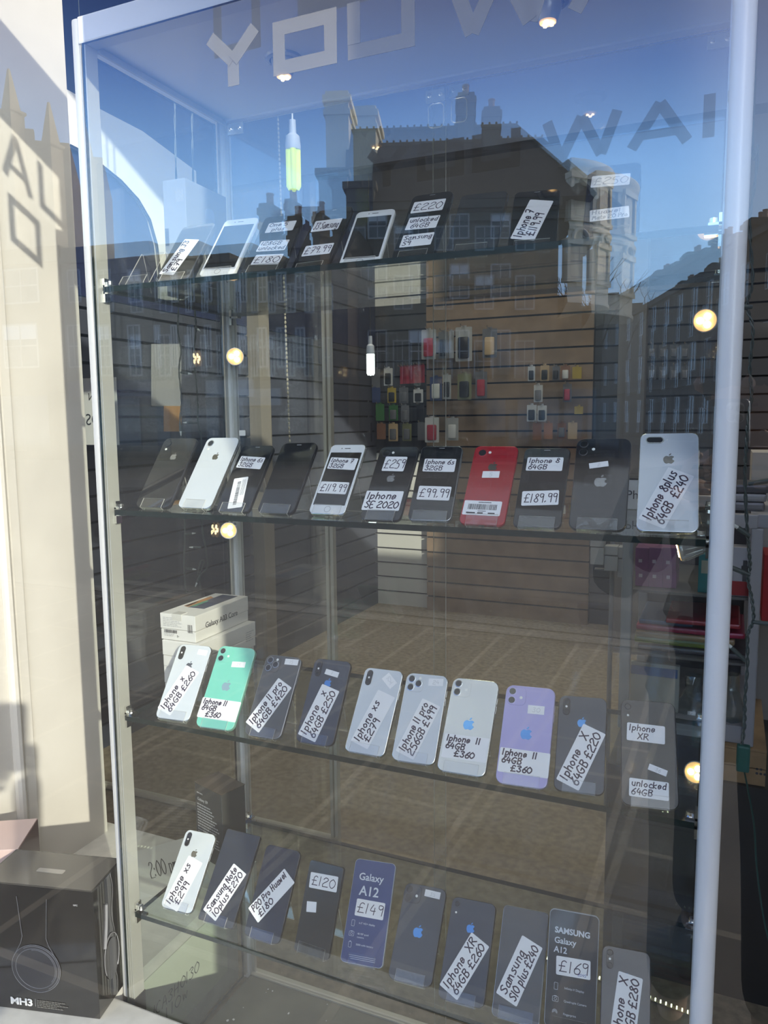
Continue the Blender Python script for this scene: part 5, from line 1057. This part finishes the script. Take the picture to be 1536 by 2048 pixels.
for th_, y1_, y0_ in ((29, 396, 466), (56, 396, 466), (27, 517, 578), (55, 517, 578)):
    an = math.radians(th_); hw = .52
    # a window tangent to the turret: centre direction in the facade frame
    d = (math.sin(an), -math.cos(an)); t = (math.cos(an), math.sin(an)); z1_, z0_ = zq(y1_), zq(y0_)
    def tb_(m, s0, s1, r0, r1, z0, z1):
        V = [m.v(B.w(tc_+d[0]*r+t[0]*s, tb+d[1]*r+t[1]*s, z)) for z in (z0, z1) for r in (r0, r1) for s in (s0, s1)]
        for q in ((0,2,3,1),(4,5,7,6),(0,1,5,4),(2,6,7,3),(0,4,6,2),(1,3,7,5)): m.face([V[i] for i in q])
    m = MB(); f = .07
    for q in ((-hw, hw, z0_, z0_+f), (-hw, hw, z1_-f, z1_), (-hw, -hw+f, z0_, z1_), (hw-f, hw, z0_, z1_), (-hw, hw, (z0_+z1_)/2-.04, (z0_+z1_)/2+.04), (-.02, .02, (z0_+z1_)/2, z1_), (-hw, hw, z1_-(z1_-z0_)*.27, z1_-(z1_-z0_)*.27+.04)): tb_(m, q[0], q[1], tr*.96, tr*1.0, q[2], q[3])
    w_ = m.build('turret_window', SASH, tw); m = MB(); tb_(m, -hw, hw, tr*.94, tr*.965, z0_, z1_); m.build('pane', GLASSD, w_)
    m = MB(); tb_(m, -hw-.16, -hw, tr*.9, tr*1.02, z0_, z1_+.2); tb_(m, hw, hw+.16, tr*.9, tr*1.02, z0_, z1_+.2); tb_(m, -hw-.2, hw+.2, tr*.9, tr*1.035, z1_, z1_+.25); tb_(m, -hw-.2, hw+.2, tr*.9, tr*1.035, z0_-.2, z0_); m.build('surround', STONEL, w_)
    if y1_ > 500:
        m = MB(); m.tube([B.w(tc_+d[0]*tr*1.02+t[0]*.42*math.cos(k*PI/8), tb+d[1]*tr*1.02+t[1]*.42*math.cos(k*PI/8), z1_+.2+.45*math.sin(k*PI/8)) for k in range(9)], .09, 8); m.build('arch', STONEL, w_)
    m = MB(); tb_(m, -hw+f, hw-f, tr*.95, tr*.97, z0_, (z0_+z1_)/2); m.build('blind', BLIND, w_)
m = MB(); B.box(m, a1+.02, B.L(1203, 640, 1.5)[0], 1.2, 9, GZ, B.L(1203, 628, 1.5)[1]); m.build('wing', STONE, H)
m = MB(); qa, qb = B.L(1128, 800, 1.2)[0], B.L(1192, 800, 1.2)[0]; B.box(m, qa, qb, 1.1, 1.2, GZ+.3, GZ+3.0); m.build('shop_window', GLASSD, H)
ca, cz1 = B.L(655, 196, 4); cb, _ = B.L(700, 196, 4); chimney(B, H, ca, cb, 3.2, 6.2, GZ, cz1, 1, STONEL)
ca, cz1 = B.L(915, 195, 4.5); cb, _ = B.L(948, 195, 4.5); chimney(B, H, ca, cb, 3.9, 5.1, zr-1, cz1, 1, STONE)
# lower neighbour left of it
H2 = house('gabled_house', 'stone house left of the corner building, mirrored behind the J3 phone'); 
for (x0, x1, y) in ((637, 694, 338), (610, 638, 415)):
    aa, zz = B.L(x0, y, .5); ab, _ = B.L(x1, y, .5); m = MB(); B.box(m, aa, ab, .5, 8, GZ, zz); B.box(m, aa-.15, ab+.1, .35, 8.1, zz-.3, zz); m.build('wall', STONE, H2)
for y0, y1 in ((430, 500), (560, 640), (690, 760)):
    (wa, wz1), (wb, wz0) = B.L(645, y0, .5), B.L(680, y1, .5); sashwin(B, H2, wa, wb, wz0, wz1, .5)
# terrace to the left: flat parapets, then a ridged house with two chimneys
B2 = Block(380, 500, 32, .12)
xs = [(-330, 118, 490), (120, 300, 497), (300, 400, 490), (400, 505, 494)]
for k, (x0, x1, y) in enumerate(xs):
    Hk = house('terrace_house', f'flat-topped shaded terrace house, {("farthest left", "second from the left", "third from the left", "fourth from the left")[k]} in the mirrored street', group='mirrored terrace houses on the left')
    aa, zz = B2.L(x0, y); ab, zq_ = B2.L(x1, y); zz = zq_ if k == 0 else zz; m = MB(); B2.box(m, aa, ab-.02, 0, 8, GZ, zz); m.build('wall', (BRICKD, STONE, BRICKD, STONE)[k], Hk)
    m = MB(); B2.box(m, aa, ab-.02, -.2, 0, zz-.7, zz-.45); m.build('cornice', STONE, Hk)
    n = 3
    for r_, (t, bt) in enumerate(((540, 605), (650, 735))):
        for j in range(n):
            xx = x0+(x1-x0)*(j+.25)/n; (wa, wz1), (wb, wz0) = B2.L(xx, t), B2.L(xx+(x1-x0)*.5/n, bt); sashwin(B2, Hk, wa, wb, wz0, wz1, 0, blind=.35 if (j+r_+k) % 3 == 0 else 0)
    (wa, wz1), (wb, wz0) = B2.L(x0+14, 800), B2.L(x1-14, 905); m = MB(); B2.box(m, wa, wb, -.08, 0, max(wz0, GZ+.4), wz1); m.build('shop_window', GLASSD, Hk)
    m = MB(); B2.box(m, aa+.1, ab-.1, -.12, 0, wz1+.1, wz1+.8); m.build('shop_sign', (BRICKD, NAVY, BRICKD, SASH)[k], Hk)
H3 = house('ridged_house', 'shaded house with a ridged roof and two chimneys, mirrored beside the green bulb')
aa, zz = B2.L(505, 505); ab, _ = B2.L(640, 505); rz = B2.L(570, 445, 4)[1]
m = MB(); B2.box(m, aa, ab, 0, 8, GZ, zz); m.build('wall', BRICKD, H3)
m = MB(); V = [m.v(B2.w(*q)) for q in ((aa, -.2, zz), (ab, -.2, zz), (ab, 8, zz), (aa, 8, zz), (aa+1.0, 4, rz), (ab-1.0, 4, rz))]; [m.face([V[i] for i in q]) for q in ((0, 1, 5, 4), (1, 2, 5), (2, 3, 4, 5), (3, 0, 4), (0, 3, 2, 1))]; m.build('roof', SLATE, H3)
for x0, x1, y in ((529, 552, 414), (580, 594, 405)):
    ca, cz = B2.L(x0, y, 4); cb, _ = B2.L(x1, y, 4); chimney(B2, H3, ca, cb, 3.4, 4.6, rz-1, cz, 1, BRICKD)
for r_, (t, bt) in enumerate(((545, 605), (655, 735))):
    for j in range(3):
        xx = 515+j*38; (wa, wz1), (wb, wz0) = B2.L(xx, t), B2.L(xx+22, bt); sashwin(B2, H3, wa, wb, wz0, wz1, 0)
# terrace running away on the right
Pa = CAM+vdir(1560, 440)*40; Pb = CAM+vdir(1205, 600)*78; dv = (Pb-Pa); an = math.atan2(-dv.y, -dv.x)
B3 = Block(1560, 440, 40, an)
seq = [(1205, 1248, 601, 592), (1248, 1300, 575, 562), (1300, 1352, 545, 532), (1352, 1410, 520, 505), (1410, 1474, 492, 474), (1474, 1640, 440, 430)]
for k, (x0, x1, y0, y1) in enumerate(seq):
    Hk = house('row_house', f'stone row house, {("farthest", "second farthest", "third farthest", "third nearest", "second nearest", "nearest")[k]} of the mirrored row on the right', group='mirrored row houses on the right')
    aa, z0_ = B3.L(x0, y0); ab, z1_ = B3.L(x1, y1); zz = (z0_+z1_)/2; m = MB(); B3.box(m, aa, ab-.05, 0, 9, GZ, zz); m.build('wall', (STONE, BRICKD)[k % 2], Hk)
    m = MB(); B3.box(m, aa, ab-.05, -.3, 0, zz-.6, zz-.3); B3.box(m, aa, ab-.05, -.2, 0, GZ+3.8, GZ+4.1); m.build('cornice', STONE, Hk)
    chimney(B3, Hk, ab-1.6, ab-.3, 3, 5, zz-.5, zz+1.9, 2, BRICKD)
    n = max(2, int(abs(ab-aa)/3))
    for r_ in range(3):
        for j in range(n):
            c = aa+(ab-aa)*(j+.5)/n; zb_ = GZ+1.2+r_*3.6; sashwin(B3, Hk, c-.55, c+.55, zb_, zb_+1.9, 0)
BE = Block(1190, 610, 95, .1); HE = house('far_house', 'dark far house closing the end of the mirrored street'); aa, zz = BE.L(1090, 618); ab, _ = BE.L(1235, 618)
m = MB(); BE.box(m, aa, ab, 0, 9, GZ, zz); m.build('wall', BRICKD, HE); m = MB(); c = [m.v(BE.w(*q)) for q in ((aa, -.3, zz), (ab, -.3, zz), (ab, 9, zz), (aa, 9, zz), (aa, 4.5, zz+2.2), (ab, 4.5, zz+2.2))]; [m.face([c[i] for i in q]) for q in ((0, 1, 5, 4), (1, 2, 5), (2, 3, 4, 5), (3, 0, 4), (0, 3, 2, 1))]; m.build('roof', SLATE, HE)
# church with pinnacles, mirrored over the white pilaster
B4 = Block(20, 300, 44, .72)
CH = house('church', 'pale church with two tall pinnacles, mirrored over the white pilaster', 'church')
CHST = pbr('church_stone', (.44, .38, .28), .85, noise=.3, nscale=1.2)
aa, zz = B4.L(8, 238); ab, z2 = B4.L(100, 262); 
m = MB(); B4.box(m, aa-6, ab+1, 0, 9, GZ, zz-1)
k = aa
while k < ab: B4.box(m, k, k+.5, 0, .5, zz-1, zz-.4); k += 1.0
m.build('wall', CHST, CH)
for x, y, yb in ((17, 138, 262), (97, 205, 330)):
    a, zt3 = B4.L(x, y); _, zb3 = B4.L(x, yb); P = B4.w(a, 0, 0); s = .45; hgt = zt3-zb3
    m = MB(); q4 = lambda r, z: [Vector((P.x+r*dx, P.y+r*dy, z)) for dx, dy in ((-1, -1), (1, -1), (1, 1), (-1, 1))]
    m.loops([q4(s*1.05, GZ), q4(s*1.05, zb3+hgt*.25), q4(s*1.25, zb3+hgt*.28), q4(s*1.25, zb3+hgt*.32), q4(s*.8, zb3+hgt*.34), q4(.05, zt3)]); m.build('pinnacle', CHST, CH)
# bare trees at the street corner
def tree(label, px, pyt, dist):
    P = mir(CAM+vdir(px, 700)*dist); top = (CAM+vdir(px, pyt)*dist).z; rb = random.Random(px); o = house('bare_tree', label, 'tree', 'bare trees mirrored at the corner'); m = MB()
    def grow(p, d, l, r, n):
        q = p+d*l; m.tube([p, p+d*l*.5+Vector((rb.uniform(-.06, .06), rb.uniform(-.06, .06), 0))*l, q], [r, r*.85, r*.65], 6)
        if n:
            for _ in range(3 if n > 2 else 2):
                e = (d+Vector((rb.uniform(-.7, .7), rb.uniform(-.7, .7), rb.uniform(-.1, .5)))).normalized(); grow(q, e, l*rb.uniform(.62, .82), r*.62, n-1)
    h = top-GZ; grow(Vector((P.x, P.y, GZ)), Vector((0, 0, 1)), h*.36, .14, 5); m.build('branches', pbr('bark', (.06, .05, .045), .9), o)
tree('bare tree nearest the turret, mirrored left of the row houses', 1150, 560, 38); tree('bare tree further right, mirrored in front of the row houses', 1195, 565, 44)
# ------------------------------------------------------------------ the photographer, mirrored in the window
def skin_obj(name, verts, edges, radii, mat, parent, roots=(0,), sub=1):
    me = bpy.data.meshes.new(name); me.from_pydata(verts, edges, []); o = bpy.data.objects.new(name, me); COL.objects.link(o); me.materials.append(mat); o.parent = parent
    s = o.modifiers.new('skin', 'SKIN'); s.use_smooth_shade = True
    for i, d in enumerate(me.skin_vertices[0].data): d.radius = (radii[i], radii[i]); d.use_root = i in roots
    if sub: ss = o.modifiers.new('sub', 'SUBSURF'); ss.levels = sub; ss.render_levels = sub
    return o
PX, PY = CAM.x+.03, CAM.y-.36
per = empty('person', 'person in dark clothes holding up a phone with both hands, mirrored in the shop window', 'person', Matrix.Translation((PX, PY, 0)))
SKIN = pbr('skin', (.50, .31, .22), .5); JACKET = pbr('dark_jacket', (.022, .022, .026), .8); JEANS = pbr('dark_trousers', (.018, .019, .024), .85); HAIR = pbr('dark_hair', (.02, .015, .012), .6); SHOE = pbr('dark_shoe', (.02, .02, .02), .5)
ph = CAM+CF*-.008; hr = Vector((CAM.x-PX+.088, CAM.y-PY-.060, CAM.z-.105)); hl = Vector((CAM.x-PX-.085, CAM.y-PY-.050, CAM.z-.15))
V = [(0,0,.98),(0,0,1.12),(0,-.01,1.30),(0,-.01,1.43),(0,.01,1.52),(0,.03,1.585),(0,.035,1.66),(0,.03,1.725),
     (.19,0,1.41),(.27,.09,1.20),tuple(hr+Vector((.055,-.05,-.10))),tuple(hr),(-.19,0,1.41),(-.27,.08,1.19),tuple(hl+Vector((-.05,-.05,-.07))),tuple(hl),
     (.095,0,.93),(.10,.02,.52),(.11,-.02,.10),(.115,.09,.045),(-.095,0,.93),(-.10,.02,.52),(-.11,-.02,.10),(-.115,.09,.045)]
E_ = [(0,1),(1,2),(2,3),(3,4),(4,5),(5,6),(6,7),(3,8),(8,9),(9,10),(10,11),(3,12),(12,13),(13,14),(14,15),(0,16),(16,17),(17,18),(18,19),(0,20),(20,21),(21,22),(22,23)]
Rr = [.13,.125,.14,.10,.055,.078,.092,.07,.062,.046,.030,.036,.062,.046,.030,.036,.088,.058,.040,.035,.088,.058,.040,.035]
def fingers(base, dirs, V, E_, Rr, roots):
    for (off, d1, d2, l) in dirs:
        i = len(V); p = base+Vector(off); a = p+Vector(d1).normalized()*l*.45; b_ = a+Vector(d2).normalized()*l*.35; c = b_+Vector(d2).normalized()*l*.2
        V += [tuple(p), tuple(a), tuple(b_), tuple(c)]; E_ += [(i, i+1), (i+1, i+2), (i+2, i+3)]; Rr += [.0095, .009, .0082, .007]; roots.append(i)
roots = [0]
fingers(hr, [((-.006, .014, .030-.017*k), (-.25, .75, .25-.15*k), (-.9, -.05, .05), l) for k, l in enumerate((.070, .078, .072, .058))]+[((.0, -.012, .030), (-.3, -.3, .8), (-.6, .0, .5), .062)], V, E_, Rr, roots)
fingers(hl, [((.006, .014, .030-.017*k), (.25, .75, .25-.15*k), (.9, -.05, .05), l) for k, l in enumerate((.070, .078, .072, .058))]+[((.0, -.012, .030), (.3, -.3, .8), (.6, .0, .5), .062)], V, E_, Rr, roots)
body = skin_obj('body', V, E_, Rr, SKIN, per, roots, 2)
skin_obj('jacket', [(0,0,.86),(0,0,1.0),(0,0,1.12),(0,-.01,1.30),(0,-.01,1.42),(.20,0,1.41),(.275,.09,1.195),tuple(hr+Vector((.075,-.07,-.135))),(-.20,0,1.41),(-.275,.08,1.185),tuple(hl+Vector((-.07,-.07,-.095))),(0,0,1.475)], [(0,1),(1,2),(2,3),(3,4),(4,5),(5,6),(6,7),(4,8),(8,9),(9,10),(4,11)], [.165,.155,.15,.165,.125,.082,.064,.050,.082,.064,.050,.075], JACKET, per, (1,), 2)
skin_obj('trousers', [(0,0,.96),(.10,0,.90),(.105,.02,.52),(.115,-.02,.09),(-.10,0,.90),(-.105,.02,.52),(-.115,-.02,.09)], [(0,1),(1,2),(2,3),(0,4),(4,5),(5,6)], [.14,.108,.078,.068,.108,.078,.068], JEANS, per, (0,), 2)
for sx in (-1, 1):
    m = MB(); m.loops([[Vector((sx*.115+a*wd, .03+b_*ln, z)) for a, b_ in [(math.cos(k*PI/8), math.sin(k*PI/8)) for k in range(16)]] for wd, ln, z in ((.052, .145, 0), (.053, .146, .025), (.048, .135, .055), (.038, .075, .09))]); m.build('shoe', SHOE, per, True)
m = MB(); m.lathe([(.001, .112), (.055, .105), (.088, .075), (.104, .02), (.100, -.03), (.085, -.06)], Matrix.Translation((0, .012, 1.685)), 24); m.build('hair', HAIR, per, True)
m = MB(); m.lathe([(.001, .026), (.013, .010), (.015, 0), (.010, -.006)], Matrix.Translation((0, .122, 1.655)) @ Matrix.Rotation(-.5, 4, 'X'), 10); m.build('nose', SKIN, per, True)
for sx in (-1, 1):
    m = MB(); m.lathe([(.012, -.004), (.012, .003), (.006, .006)], Matrix.Translation((sx*.032, .112, 1.675)) @ Matrix.Rotation(-PI/2, 4, 'X'), 12); m.build('eye', PRINT, per, True)
    m = MB(); m.lathe([(.002, -.02), (.018, -.01), (.022, .005), (.014, .02)], Matrix.Translation((sx*.092, .03, 1.66)) @ Matrix.Rotation(sx*.3, 4, 'Z'), 12); m.build('ear', SKIN, per, True)
m = MB(); m.box(-.022, .022, .112, .120, 1.608, 1.616, bev=.002); m.build('mouth', pbr('lips', (.36, .16, .13), .5), per)
Mp = Matrix((CR, CU, CF)).transposed().to_4x4(); Mp.translation = CAM - CF*.006
pho = empty('smartphone', 'dark phone with a pale camera block in the hands of the mirrored person', 'phone', Mp)
m = MB(); m.prism([(x-.010, y-.050) for x, y in rr(.077, .162, .010, 6)], -.0105, -.003, bev=.0012); m.build('frame', pbr('held_phone', (.03, .03, .035), .2, coat=.4), pho, True)
m = MB(); m.prism([(x+.004, y+.006) for x, y in rr(.034, .038, .009, 6)], -.003, -.0006, bev=.0006); cb_ = m.build('camera_block', pbr('camera_block', (.62, .62, .60), .25), pho, True)
for x, y, r in ((-.004, .015, .0048), (.013, .013, .0075), (-.004, -.003, .0075), (.012, -.005, .0075)):
    m = MB(); m.lathe([(r, 0), (r*.98, .0006), (r*.6, .0004)], Matrix.Translation((x, y, -.0007)), 20); m.build('camera_lens', LENS, pho, True)
